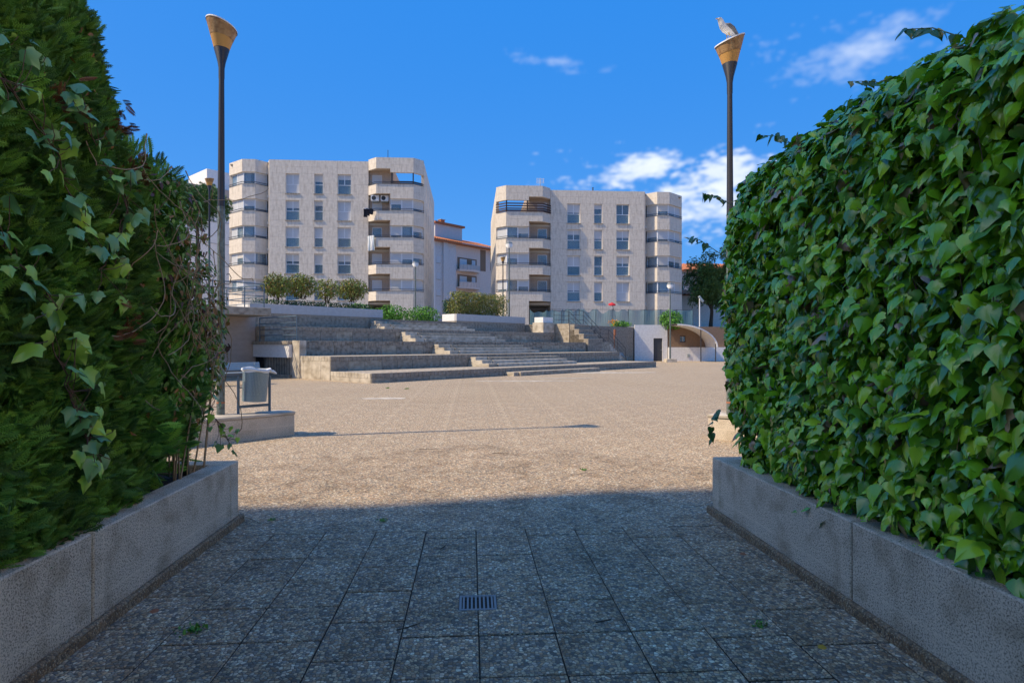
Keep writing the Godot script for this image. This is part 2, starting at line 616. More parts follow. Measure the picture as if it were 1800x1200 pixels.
func make_ground() -> void:
	var xs := [-400.0, -150.0, -80.0]
	var zs := [60.0, 20.0, 8.0]
	var k := -50.0
	while k <= 50.0:
		xs.append(k)
		k += 1.0
	k = 4.0
	while k >= -70.0:
		zs.append(k)
		k -= 1.0
	xs.append_array([80.0, 150.0, 400.0])
	zs.append_array([-100.0, -160.0, -300.0, -600.0])
	var f := FastNoiseLite.new()
	f.seed = 2
	f.frequency = 0.16
	f.fractal_octaves = 5
	var s := Shape.new()
	s.colored = true
	for i in xs.size() - 1:
		for j in zs.size() - 1:
			var p: Array[Vector3] = [Vector3(xs[i], -0.012, zs[j]), Vector3(xs[i + 1], -0.012, zs[j]), Vector3(xs[i + 1], -0.012, zs[j + 1]), Vector3(xs[i], -0.012, zs[j + 1])]
			for t in [[0, 2, 1], [0, 3, 2]]:
				for q in t:
					s.v.append(p[q])
					s.n.append(Vector3.UP)
					var a: float = 1.0 + 0.15 * f.get_noise_2d(p[q].x, p[q].z * 1.3)
					s.c.append(Color(a, a * 0.99, a * 0.97))
	var ground := structure("plaza_paving", s, M.paving0)
	box_part(ground, "joint_dirt", Vector3(-2.4, -0.02, -5.0), Vector3(2.5, -0.007, -1.5), M.soil)
	# slabs of the passage: columns 0.4 m wide, each with its own offset of cross joints
	rng.seed = 3
	var gap := 0.010
	for col in range(-6, 6):
		var x0 := 0.04 + 0.4 * col
		var d: float = 1.55 + [0.0, 0.0, 0.2, 0.31, 0.12][rng.randi() % 5]
		if col == -1 or col == 0:
			d = 1.55
		while d < 5.0:
			var l := 0.41
			if col == -1 or col == 0:
				l = [0.41, 0.41, 0.42, 0.41, 0.80, 0.41, 0.41, 0.6][int(round((d - 1.55) / 0.41)) % 8] if d < 3.3 else 0.41
				if d > 2.7 and d < 3.3 and l < 0.7:
					l = 0.8 if d > 3.1 else 3.19 - d
			var d1 := minf(d + l, 5.0)
			if 5.0 - d1 < 0.15:
				d1 = 5.0
			var sh := Shape.new()
			gap = rng.randf_range(0.005, 0.011)
			var lo := Vector3(x0 + gap / 2, -0.04, -d1 + gap * 1.1)
			var hi := Vector3(x0 + 0.4 - gap / 2, rng.randf_range(-0.0015, 0.0015), -d - gap / 2)
			var mid := -3.595
			if (col == -1 or col == 0) and lo.z < mid - 0.1 and hi.z > mid + 0.1:
				# cut round the drain
				var e := 0.04 - 0.112 if col == -1 else 0.04 + 0.112
				sh.box(Vector3(lo.x, lo.y, lo.z), Vector3(hi.x, hi.y, mid - 0.105))
				sh.box(Vector3(lo.x, lo.y, mid + 0.105), Vector3(hi.x, hi.y, hi.z))
				if col == -1:
					sh.box(Vector3(lo.x, lo.y, mid - 0.105), Vector3(e, hi.y, mid + 0.105))
				else:
					sh.box(Vector3(e, lo.y, mid - 0.105), Vector3(hi.x, hi.y, mid + 0.105))
			else:
				sh.box(lo, hi, 0.004)
			put(ground, "paving_slab", sh.mesh(), M["paving%d" % (1 + rng.randi() % 3)])
			d = d1
	# beyond them the slabs lie diagonally
	var region := PackedVector2Array([Vector2(-9, -5.0), Vector2(9, -5.0), Vector2(9, -16.0), Vector2(-9, -16.0)])
	var list := []
	for i in range(-18, 40):
		for j in range(-18, 40):
			var a := Vector2(0.04 + (i * 0.42 - j * 0.42) * 0.70711, -4.4 - (i * 0.42 + j * 0.42) * 0.70711)
			var g := 0.42 * 0.70711 - 0.003
			var poly := PackedVector2Array([a + Vector2(0, g), a + Vector2(g, 0), a + Vector2(0, -g), a + Vector2(-g, 0)])
			for part in Geometry2D.intersect_polygons(poly, region):
				list.append([a.length() + absf(a.x) * 0.3, part])
	list.sort_custom(func(a, b): return a[0] < b[0])
	var rest := Shape.new()
	rest.colored = true
	for i in list.size():
		var top: float = rng.randf_range(-0.0035, -0.001)
		if i < 170:
			var sh := Shape.new()
			sh.prism(list[i][1], -0.03, top, false)
			put(ground, "paving_slab", sh.mesh(), M["paving%d" % (1 + rng.randi() % 3)])
		else:
			var b: float = rng.randf_range(0.95, 1.04)
			rest.tint = Color(b, b, b)
			rest.prism(list[i][1], -0.03, top - 0.003, false)
	put(ground, "paving_slabs", rest.mesh(), M.paving0).set_meta("kind", "stuff")
	# cement repairs in the plaza
	for q in [[Vector3(4.2, 0, -27.5), 1.5, 0.5], [Vector3(2.2, 0, -25.6), 2.2, 0.35], [Vector3(7.5, 0, -33.0), 2.6, 0.7], [Vector3(-2.5, 0, -17.5), 0.7, 0.3]]:
		var pts := PackedVector2Array()
		for i in 14:
			var a := TAU * i / 14
			pts.append(Vector2(q[0].x + cos(a) * q[1] * rng.randf_range(0.8, 1.15), q[0].z + sin(a) * q[2] * rng.randf_range(0.75, 1.2)))
		var sh := Shape.new()
		sh.prism(pts, -0.02, -0.006, false)
		put(ground, "cement_patch", sh.mesh(), M.concrete if rng.randf() < 0.5 else M.concrete_pale)
	# drain grate between two slabs
	var dr := thing("drain_grate", "small grey metal drain grate set in the shaded paving", "drain", Vector3(0.04, 0, -3.595))
	box_part(dr, "pit", Vector3(-0.1, -0.0065, -0.093), Vector3(0.1, -0.0055, 0.093), M.soil)  # dark soil plate close under the bars, for the shade of a pit
	var fr := Shape.new()
	fr.box(Vector3(-0.108, -0.03, -0.101), Vector3(0.108, 0.001, -0.085))
	fr.box(Vector3(-0.108, -0.03, 0.085), Vector3(0.108, 0.001, 0.101))
	fr.box(Vector3(-0.108, -0.03, -0.085), Vector3(-0.094, 0.001, 0.085))
	fr.box(Vector3(0.094, -0.03, -0.085), Vector3(0.108, 0.001, 0.085))
	put(dr, "frame", fr.mesh(), M.cast_iron)
	for i in 8:
		var x := -0.094 + 0.188 * (i + 0.5) / 8.0
		box_part(dr, "grate_bar", Vector3(x - 0.0055, -0.005, -0.0845), Vector3(x + 0.0055, 0.0, 0.0845), M.cast_iron)


func make_upper_ground() -> void:
	var poly := PackedVector2Array([Vector2(-90, -21.3), uv(-14, 9.5), uv(0.02, 9.5), uv(0.02, 11.6), uv(23.3, 11.6), uv(23.3, 8.95), uv(35.75, 8.95), Vector2(15.1, -56.6), Vector2(140, -56.6), Vector2(200, -260), Vector2(-200, -260)])
	var s := Shape.new()
	s.prism(poly, -0.5, 3.12, false)
	structure("upper_terrain", s, M.concrete_dark)


func make_shade_block() -> void:
	# the block behind the passage, out of the picture, whose shadow lies over the planters
	var b := thing("apartment_block", "tall plain apartment block standing behind the planted passage", "building", Vector3(-29.0, 0, 3.4))
	box_part(b, "wall", Vector3(-7.0, -0.1, -3.9), Vector3(7.0, 29.6, 3.9), M.facade)
	box_part(b, "stair_tower", Vector3(0.1, 30.0, -3.9), Vector3(7.0, 32.4, -0.5), M.facade)  # unseen roof box added to lift the shadow edge at the right
	box_part(b, "added_roof_box", Vector3(-6.8, 30.0, -3.85), Vector3(-2.9, 31.9, -1.0), M.facade, 0.3)  # unseen roof box added to lift the shadow edge at the left
	box_part(b, "roof", Vector3(-7.2, 29.6, -3.9), Vector3(7.2, 30.0, 4.1), M.concrete)


func make_side_block() -> void:
	# the sunlit block on the other side of the ivy hedge, out of the picture, that throws warm light on the left planter
	var b := thing("apartment_block", "pale sunlit apartment block standing beside the ivy hedge", "building", Vector3(9.5, 0, 5.0))
	box_part(b, "wall", Vector3(0, -0.1, -9.0), Vector3(10, 18.6, 10.0), M.facade)
	box_part(b, "roof", Vector3(-0.2, 18.6, -9.2), Vector3(10.2, 19.0, 10.2), M.concrete)


func make_planters() -> void:
	# left
	var p := thing("planter", "long rendered planter wall under the conifer hedge", "planter", Vector3(-1.97, 0, 0), 0, "rendered planters flanking the passage")
	planter(p, -1.0, 0.52)
	p = thing("planter", "long rendered planter wall under the broad-leaved ivy hedge", "planter", Vector3(2.15, 0, 0), 0, "rendered planters flanking the passage")
	planter(p, 1.0, 0.50)


func planter(p: Node3D, side: float, high: float) -> void:
	# local x = 0 is the face on the passage, the box lies towards side
	var ends := [3.4, 1.35, -0.65, -2.65]
	var far := -5.36
	var t := 0.17
	var x0 := minf(0.0, side * t)
	var x1 := maxf(0.0, side * t)
	var list := [[-5.36 + t, -3.36], [-3.345, -1.345], [-1.33, 0.67], [0.685, 2.6]]
	for a in list:
		box_part(p, "wall_panel", Vector3(x0, 0.0, a[0]), Vector3(x1, high, a[1]), M.render, 0.008)
	var bx0 := minf(side * (1.15 - t), side * 1.15)
	var bx1 := maxf(side * (1.15 - t), side * 1.15)
	box_part(p, "back_wall", Vector3(bx0, 0.0, far + t), Vector3(bx1, high, 2.6), M.render, 0.008)
	box_part(p, "end_wall", Vector3(minf(0.0, side * 1.15), 0.0, far), Vector3(maxf(0.0, side * 1.15), high, far + t - 0.001), M.render, 0.008)
	box_part(p, "plinth", Vector3(minf(-side * 0.04, 0.0) - (0.0 if side > 0 else 0.0), -0.012, far - 0.04), Vector3(maxf(-side * 0.04, 0.0), 0.065, 2.6), M.plinth, 0.01)
	box_part(p, "plinth", Vector3(minf(0.001 * side, side * 1.15), -0.012, far - 0.04), Vector3(maxf(0.001 * side, side * 1.15), 0.065, far - 0.001), M.plinth, 0.01)
	box_part(p, "soil", Vector3(minf(side * t, side * (1.15 - t)), 0.0, far + t), Vector3(maxf(side * t, side * (1.15 - t)), high - 0.07, 2.59), M.soil)


func make_low_walls() -> void:
	# low seat walls at 45 degrees beyond the planters, one under each of the near lamps
	var w := thing("seat_wall", "low rough concrete wall carrying the grey litter bin and a lamp post", "wall", Vector3(-2.95, 0, -10.52), PI / 4, "low concrete walls at the mouth of the passage")
	box_part(w, "wall", Vector3(-5.0, -0.05, -0.46), Vector3(0, 0.335, 0), M.render, 0.012)
	box_part(w, "coping", Vector3(-5.01, 0.335, -0.47), Vector3(0.01, 0.385, 0.01), M.concrete_pale, 0.01)
	w = thing("seat_wall", "low rough concrete wall end under the lamp with the seagull", "wall", Vector3(3.80, 0, -9.65), -PI / 4, "low concrete walls at the mouth of the passage")
	box_part(w, "wall", Vector3(0, -0.05, -0.46), Vector3(5.0, 0.335, 0), M.render, 0.012)
	box_part(w, "coping", Vector3(-0.01, 0.335, -0.47), Vector3(5.01, 0.385, 0.01), M.concrete_pale, 0.01)


func make_amphitheatre() -> void:
	# local x = u along the edges, local -z = v up the slope
	var a := thing("amphitheatre", "stepped concrete seating terraces with a broad central stair", "terraces", Vector3(-3.93, 0, -24.5), PI / 4)
	var tops := [0.37, 1.0, 1.68, 2.42]
	var long := 23.3
	rng.seed = 5
	for k in 4:
		var v0 := 2.87 * k
		var y0: float = -0.05 if k == 0 else tops[k - 1] - 0.02
		var y1: float = tops[k]
		var v1 := 11.6 if k == 3 else 2.87 * (k + 1) + 0.05
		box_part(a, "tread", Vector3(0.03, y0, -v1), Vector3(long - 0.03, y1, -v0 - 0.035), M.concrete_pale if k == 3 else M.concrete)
		# front: a course of narrow header blocks over large blocks
		var cut: float = y1 - 0.2
		var u := 0.0
		var base: float = (-0.05 if k == 0 else tops[k - 1])
		while u < long - 0.05:
			var w := minf(0.95 + rng.randf_range(-0.1, 0.1), long - u)
			if long - u - w < 0.3:
				w = long - u
			var proud := rng.randf_range(0.0, 0.008)
			box_part(a, "block", Vector3(u + 0.006, base, -v0 - 0.034), Vector3(u + w - 0.006, cut - 0.005, -v0 + proud), M.concrete if rng.randf() < 0.35 else M.concrete_dark, 0.006)  # front blocks carry the dark of their shaded side in the colour
			u += w
		var s := Shape.new()
		u = 0.0
		while u < long - 0.05:
			s.box(Vector3(u + 0.005, cut, -v0 - 0.034), Vector3(minf(u + 0.215, long), y1 + 0.004, -v0 + rng.randf_range(0.006, 0.016)), 0.006)
			u += 0.22
		put(a, "header_course", s.mesh(), M.concrete_dark).set_meta("kind", "stuff")  # dark tone stands in for shade on the front
		# end face towards the passage, sunlight put into its paler blocks
		var end_v: float = 2.87 if k < 1 else (2.87 if k == 1 else 2.87)
		var vv := v0 + 0.034
		while vv < v0 + end_v - 0.05:
			var w2 := minf(0.71, v0 + end_v - vv)
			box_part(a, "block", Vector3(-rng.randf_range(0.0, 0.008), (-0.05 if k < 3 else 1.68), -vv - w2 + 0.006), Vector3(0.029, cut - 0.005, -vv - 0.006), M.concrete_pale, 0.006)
			vv += w2
		s = Shape.new()
		vv = v0
		while vv < v0 + end_v - 0.05:
			s.box(Vector3(-0.012, cut, -minf(vv + 0.215, v0 + end_v)), Vector3(0.029, y1 + 0.004, -vv - 0.004 - (0.034 if vv == v0 else 0.0)), 0.006)
			vv += 0.22
		put(a, "header_course", s.mesh(), M.concrete_pale).set_meta("kind", "stuff")
		# blocks at the far right end
		box_part(a, "end_wall", Vector3(long - 0.029, -0.05, -v0 - 2.87), Vector3(long + 0.005, y1, -v0 - 0.036), M.concrete)
	# corner pier at the foot of the third terrace
	box_part(a, "pier", Vector3(-0.05, -0.05, -5.95), Vector3(0.3, 1.70, -5.30), M.concrete_pale, 0.01)
	# stair: three steps on each tread, and one on the plaza
	var ua := 8.5
	var ub := 15.5
	box_part(a, "stair_step", Vector3(ua - 0.25, -0.05, 0.03), Vector3(ub - 0.2, 0.185, 0.72), M.concrete, 0.008)
	box_part(a, "stair_cheek", Vector3(ua - 0.62, -0.05, 0.03), Vector3(ua - 0.27, 0.17, 0.60), M.concrete_pale, 0.008)
	var levels := [0.37, 1.0, 1.68, 2.42, 3.12]
	for k in 4:
		var rise: float = (levels[k + 1] - levels[k]) / 4.0
		for i in 3:
			var front := 2.87 * (k + 1) - 1.56 + 0.52 * i
			var off := 0.55 - 0.18 * i
			box_part(a, "stair_step", Vector3(ua + 0.9 - off, levels[k], -2.87 * (k + 1) - 0.0 + 0.03), Vector3(ub + (0.35 if i == 0 else 0.2 - 0.1 * i), levels[k] + rise * (i + 1), -front), M.concrete_pale if i < 2 else M.concrete, 0.008)
			box_part(a, "stair_cheek", Vector3(ua - 0.15 - off * 0.3, levels[k], -2.87 * (k + 1) + 0.03), Vector3(ua + 0.88 - off, levels[k] + rise * (i + 1) + 0.02, -front - 0.05), M.concrete_pale, 0.008)
	# raised planters along the top, painted pale
	var p := thing("raised_planter", "pale raised planter with four bushy shrubs above the terraces", "planter", Vector3(-3.93, 0, -24.5), PI / 4, "raised planters along the top of the terraces")
	raised_planter(p, 0.7, 9.25)
	p = thing("raised_planter", "pale raised planter with a clipped hedge right of the stair top", "planter", Vector3(-3.93, 0, -24.5), PI / 4, "raised planters along the top of the terraces")
	raised_planter(p, 15.7, 23.25)
	# end pier at the right
	var pier := thing("end_pier", "sunlit concrete pier with a white cap at the end of the terraces", "pier", Vector3(-3.93, 0, -24.5), PI / 4)
	box_part(pier, "pier", Vector3(21.9, 2.43, -9.7), Vector3(23.28, 3.2, -8.64), M.concrete_pale, 0.01)
	box_part(pier, "cap", Vector3(22.0, 3.2, -9.6), Vector3(23.2, 3.6, -8.74), M.white_wall, 0.01)


func raised_planter(p: Node3D, u0: float, u1: float) -> void:
	var n := int((u1 - u0) / 1.15)
	for i in n:
		var x0 := u0 + (u1 - u0) * i / n
		var x1 := u0 + (u1 - u0) * (i + 1) / n
		box_part(p, "block", Vector3(x0 + 0.005, 2.42, -11.78), Vector3(x1 - 0.005, 3.2, -11.6), M.concrete_dark, 0.006)  # front darker than the end block, shade put into the colour
	box_part(p, "block", Vector3(u0, 2.42, -13.1), Vector3(u0 + 0.16, 3.2, -11.785), M.concrete)
	box_part(p, "front_band", Vector3(u0 - 0.02, 3.2, -11.79), Vector3(u1 + 0.02, 3.71, -11.57), M.grey_paint, 0.012)  # white band greyed on its front, shade put into the paint
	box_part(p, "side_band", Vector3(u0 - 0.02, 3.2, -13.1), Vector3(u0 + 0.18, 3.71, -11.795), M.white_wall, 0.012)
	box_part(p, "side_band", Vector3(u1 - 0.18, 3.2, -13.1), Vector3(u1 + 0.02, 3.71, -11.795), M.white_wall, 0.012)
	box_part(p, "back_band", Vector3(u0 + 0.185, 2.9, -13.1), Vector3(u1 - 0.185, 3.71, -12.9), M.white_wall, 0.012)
	box_part(p, "soil", Vector3(u0 + 0.181, 2.9, -12.899), Vector3(u1 - 0.181, 3.64, -11.791), M.soil)


func railing(o: Node3D, pts: Array, high: float, rails: int, material: Material, spacing := 1.6, r := 0.022) -> void:
	# pts are the feet of the line; posts at the corners and between them
	for i in pts.size() - 1:
		var a: Vector3 = pts[i]
		var b: Vector3 = pts[i + 1]
		var n := maxi(1, int(round(a.distance_to(b) / spacing)))
		for k in n + 1:
			if k == 0 and i > 0:
				continue
			var f := a.lerp(b, float(k) / n)
			var s := Shape.new()
			s.tube([f, f + Vector3(0, high, 0)], [r], 6)
			put(o, "post", s.mesh(), material)
		for k in rails:
			var h := high * (k + 1) / rails - 0.01
			var s := Shape.new()
			s.tube([a + Vector3(0, h, 0), b + Vector3(0, h, 0)], [r * (1.0 if k == rails - 1 else 0.75)], 6)
			put(o, "rail", s.mesh(), material)


func make_pavilion() -> void:
	# left of the terraces: a low room under a flat concrete roof, with a wall and a grille beside it
	var p := thing("pavilion", "low flat-roofed concrete room left of the terraces", "building", Vector3(-3.93, 0, -24.5), PI / 4)
	box_part(p, "roof_slab", Vector3(-13.0, 2.86, -13.0), Vector3(-0.35, 3.22, -7.3), M.concrete, 0.015)
	box_part(p, "wall", Vector3(-3.0, -0.05, -9.7), Vector3(-0.05, 2.86, -9.45), M.stucco)
	pierced_wall(p, Vector3(-12.5, -0.05, -9.45), Vector3(-3.0, 2.86, -9.2), [[-5.6, -4.15]], [[0.95, 2.15]], M.stucco)
	box_part(p, "back_wall", Vector3(-12.5, -0.05, -12.9), Vector3(-3.0, 2.86, -12.7), M.plaster)
	box_part(p, "pillar", Vector3(-3.2, -0.05, -9.1), Vector3(-2.95, 2.86, -8.85), M.concrete, 0.01)
	var w := window_frame(p, -5.6, -4.15, 0.95, 2.15, -9.35, M.frame_dark)
	for i in 7:
		box_part(w, "bar", Vector3(-5.45 + 0.18 * i, 0.95, -9.23), Vector3(-5.43 + 0.18 * i, 2.15, -9.21), M.frame_dark)
	var g := thing("grille_wall", "white side wall over a dark barred opening beside the terraces", "wall", Vector3(-3.93, 0, -24.5), PI / 4)
	box_part(g, "wall", Vector3(-0.2, 0.92, -9.4), Vector3(-0.02, 1.52, -5.96), M.white_wall)
	box_part(g, "coping", Vector3(-0.26, 1.52, -9.4), Vector3(0.02, 1.68, -5.97), M.concrete, 0.01)
	box_part(g, "kerb", Vector3(-0.2, -0.05, -9.4), Vector3(-0.02, 0.13, -5.96), M.concrete_dark)
	for i in 22:
		var z := -6.05 - 0.15 * i
		box_part(g, "bar", Vector3(-0.12, 0.13, z - 0.012), Vector3(-0.10, 0.92, z + 0.012), M.frame_dark)
	var r := thing("railing", "blue-grey steel railing at the left end of the third terrace", "railing", Vector3(-3.93, 0, -24.5), PI / 4)
	railing(r, [Vector3(-0.1, 1.68, -5.45), Vector3(-0.1, 1.68, -8.9)], 1.13, 4, M.steel_blue, 3.4, 0.028)
	r = thing("railing", "blue-grey steel railing round the edge of the pavilion roof", "railing", Vector3(-3.93, 0, -24.5), PI / 4)
	railing(r, [Vector3(-10.0, 3.22, -7.5), Vector3(-0.6, 3.22, -7.5), Vector3(-0.6, 3.22, -11.4)], 1.12, 4, M.steel_blue, 2.3, 0.028)


func make_side_stairs() -> void:
	var s := thing("side_stair", "narrow concrete stair with rails climbing right of the terraces", "stairs", Vector3(-3.93, 0, -24.5), PI / 4)
	# platform, upper flight, landing, lower flight: descending along local x
	box_part(s, "platform", Vector3(23.35, -0.05, -8.9), Vector3(25.4, 3.12, -7.3), M.concrete)
	var y := 3.12
	var x := 25.4
	for i in 8:
		y -= 0.173
		box_part(s, "stair_step", Vector3(x, y - 0.75, -8.85), Vector3(x + 0.3, y, -7.35), M.concrete_pale, 0.008)
		x += 0.3
	box_part(s, "landing", Vector3(x, 0.9, -8.85), Vector3(x + 1.3, y - 0.002, -7.35), M.concrete)
	var lx := x
	var ly := y
	x += 1.3
	for i in 9:
		y -= 0.173
		box_part(s, "stair_step", Vector3(x, maxf(y - 0.6, -0.05), -8.85), Vector3(x + 0.3, y, -7.35), M.concrete_pale, 0.008)
		x += 0.3
	box_part(s, "pillar", Vector3(lx + 0.2, -0.05, -8.6), Vector3(lx + 0.5, 0.9, -8.3), M.concrete)
	for i in 4:
		box_part(s, "front_step", Vector3(23.4, 1.0, -7.29 + 0.0), Vector3(25.3, 3.0 - 0.36 * i, -7.25 + 0.42 * i + 0.4), M.concrete_dark, 0.008)
		box_part(s, "step_edge", Vector3(23.38, 3.0 - 0.36 * i, -7.25 + 0.42 * i), Vector3(25.32, 3.04 - 0.36 * i, -7.25 + 0.42 * i + 0.43), M.concrete_pale)
	var r := thing("stair_railing", "thin steel railing following the side stair down", "railing", Vector3(-3.93, 0, -24.5), PI / 4)
	for z in [-7.42, -8.78]:
		railing(r, [Vector3(23.4, 3.12, z), Vector3(25.4, 3.12, z), Vector3(lx, ly, z), Vector3(lx + 1.3, ly, z), Vector3(x, y, z)], 1.05, 3, M.frame_dark, 1.3, 0.02)


func make_white_building() -> void:
	# right of the stair: white retaining wall with a door, then a vaulted shelter
	var w := thing("white_wall", "white painted wall with a grey door below the fence", "wall", Vector3(15.15, 0, -56.1))
	box_part(w, "wall", Vector3(0.0, -0.05, -0.15), Vector3(1.78, 3.36, 0.0), M.white_wall)
	box_part(w, "wall", Vector3(2.62, -0.05, -0.15), Vector3(3.1, 3.36, 0.0), M.white_wall)
	box_part(w, "wall", Vector3(1.78, 2.12, -0.15), Vector3(2.62, 3.36, 0.0), M.white_wall)
	var d := box_part(w, "door", Vector3(1.8, -0.02, -0.12), Vector3(2.6, 2.1, -0.07), M.door_grey)
	box_part(d, "door_frame", Vector3(1.79, -0.02, -0.069), Vector3(1.9, 2.11, -0.02), M.frame_dark)
	box_part(d, "handle", Vector3(2.48, 0.98, -0.069), Vector3(2.56, 1.04, -0.02), M.galvanised)
	var v := thing("shelter", "white shelter with a curved roof and brown back wall", "shelter", Vector3(18.3, 0, -56.1))
	box_part(v, "low_wall", Vector3(0.0, -0.05, 0.0), Vector3(9.0, 1.28, 0.2), M.white_wall)
	pierced_wall(v, Vector3(0.0, -0.05, -0.2), Vector3(9.0, 3.2, -0.05), [[1.15, 1.7]], [[1.75, 2.35]], M.brown_wall)
	var win := window_frame(v, 1.15, 1.7, 1.75, 2.35, -0.12, M.wood_dark)
	box_part(win, "mullion", Vector3(1.4, 1.8, -0.119), Vector3(1.45, 2.3, -0.1), M.stucco)
	var s := Shape.new()
	for i in 16:
		var a0 := PI / 2 * i / 16.0
		var a1 := PI / 2 * (i + 1) / 16.0
		var p0 := Vector3(3.6 * sin(a0), 1.3 + 1.95 * cos(a0), 0)
		var p1 := Vector3(3.6 * sin(a1), 1.3 + 1.95 * cos(a1), 0)
		var up := Vector3(sin(a0), cos(a0), 0) * 0.12
		var up1 := Vector3(sin(a1), cos(a1), 0) * 0.12
		var f := Vector3(0, 0, 2.6)
		var b := Vector3(0, 0, -0.2)
		s.quad(p0 + up + b, p1 + up1 + b, p1 + up1 + f, p0 + up + f, up)
		s.quad(p0 + b, p1 + b, p1 + f, p0 + f, -up)
		s.quad(p0 + f, p1 + f, p1 + up1 + f, p0 + up + f, Vector3(0, 0, 1))
	put(v, "vault", s.mesh(), M.white_wall)
	for x in [2.2, 3.55]:
		var t := Shape.new()
		t.tube([Vector3(x, -0.02, 2.45), Vector3(x, 1.3 + 1.95 * sqrt(maxf(0.02, 1.0 - x * x / 12.96)), 2.45)], [0.05], 8)
		put(v, "post", t.mesh(), M.pole_dark)
	box_part(v, "electric_box", Vector3(1.75, 0.35, 0.2), Vector3(2.0, 0.65, 0.26), M.galvanised, 0.01)


func bpart(parent: Node, called: String, s: Shape, material: Material, flip: bool) -> MeshInstance3D:
	if flip:
		s.mirror(10.2)
	return put(parent, called, s.mesh(), material)


func bbox(parent: Node, called: String, lo: Vector3, hi: Vector3, material: Material, flip: bool) -> MeshInstance3D:
	var s := Shape.new()
	s.box(lo, hi)
	return bpart(parent, called, s, material, flip)


func offset_line(line: Array, t: float) -> Array:
	# the same polyline moved t metres inwards (away from +z)
	var out := []
	for i in line.size():
		var p: Vector2 = line[i]
		var na := Vector2.ZERO
		var nb := Vector2.ZERO
		if i > 0:
			var d: Vector2 = (p - (line[i - 1] as Vector2)).normalized()
			na = Vector2(-d.y, d.x)
		if i < line.size() - 1:
			var d: Vector2 = ((line[i + 1] as Vector2) - p).normalized()
			nb = Vector2(-d.y, d.x)
		if i == 0:
			na = nb
		if i == line.size() - 1:
			nb = na
		var m := (na + nb).normalized()
		out.append(p - m * t / maxf(0.3, m.dot(na)))
	return out


func strip(parent: Node, called: String, line: Array, t: float, y0: float, y1: float, material: Material, flip: bool, joint := 0.008) -> void:
	# wall panels along a polyline, one for each straight run
	var inner := offset_line(line, t)
	for i in line.size() - 1:
		var d: Vector2 = ((line[i + 1] as Vector2) - (line[i] as Vector2)).normalized() * 0.004
		var s := Shape.new()
		s.prism(PackedVector2Array([(line[i] as Vector2) + d, (line[i + 1] as Vector2) - d, (inner[i + 1] as Vector2) - d, (inner[i] as Vector2) + d]), y0 + joint, y1)
		bpart(parent, called, s, material, flip)


func pane_run(b: Node, line: Array, y0: float, y1: float, flip: bool, r: RandomNumberGenerator, split: Array) -> void:
	# glazing along a polyline: each bay of it a window with frame, glass or blind
	for i in line.size() - 1:
		var a: Vector2 = line[i]
		var e: Vector2 = line[i + 1]
		var n: int = split[i]
		for k in n:
			var p := a.lerp(e, float(k) / n)
			var q := a.lerp(e, float(k + 1) / n)
			var d := (q - p).normalized()
			var out := Vector2(-d.y, d.x)
			var f := Shape.new()
			var t := Transform3D(Basis(Vector3(d.x, 0, d.y), Vector3.UP, Vector3(out.x, 0, out.y)), Vector3(p.x, 0, p.y))
			var w := p.distance_to(q)
			f.box(Vector3(0.0, y0, -0.06), Vector3(0.07, y1, 0.0), 0.0, t)
			f.box(Vector3(w - 0.07, y0, -0.06), Vector3(w - 0.002, y1, 0.0), 0.0, t)
			f.box(Vector3(0.07, y0, -0.06), Vector3(w - 0.07, y0 + 0.08, 0.0), 0.0, t)
			f.box(Vector3(0.07, y1 - 0.07, -0.06), Vector3(w - 0.07, y1, 0.0), 0.0, t)
			var win := bpart(b, "bay_window", f, M.frame_white, flip)
			var cover: float = [1.0, 0.85, 0.45, 0.0, 0.6, 1.0][r.randi() % 6]
			if cover < 1.0:
				var g := Shape.new()
				g.box(Vector3(0.07, y0 + 0.08, -0.04), Vector3(w - 0.07, y1 - 0.07, -0.03), 0.0, t)
				bpart(win, "pane", g, M.glass, flip)
				if r.randf() < 0.6:
					var cu := Shape.new()
					cu.box(Vector3(0.07, y0 + 0.08, -0.2), Vector3(0.07 + (w - 0.14) * r.randf_range(0.5, 1.0), y1 - 0.07, -0.19), 0.0, t)
					bpart(win, "curtain", cu, M.curtain, flip)
			if cover > 0.0:
				var sh := Shape.new()
				var low := y1 - 0.07 - (y1 - y0 - 0.15) * cover
				var slats := maxi(2, int((y1 - low) / 0.16))
				for j in slats:
					var ya := low + (y1 - 0.07 - low) * j / slats
					var yb := low + (y1 - 0.07 - low) * (j + 1) / slats
					sh.box(Vector3(0.07, ya + 0.008, -0.028), Vector3(w - 0.07, yb, -0.012), 0.0, t)
				bpart(win, "roller_shutter", sh, M.shutter if r.randf() < 0.7 else M.shutter_warm, flip)


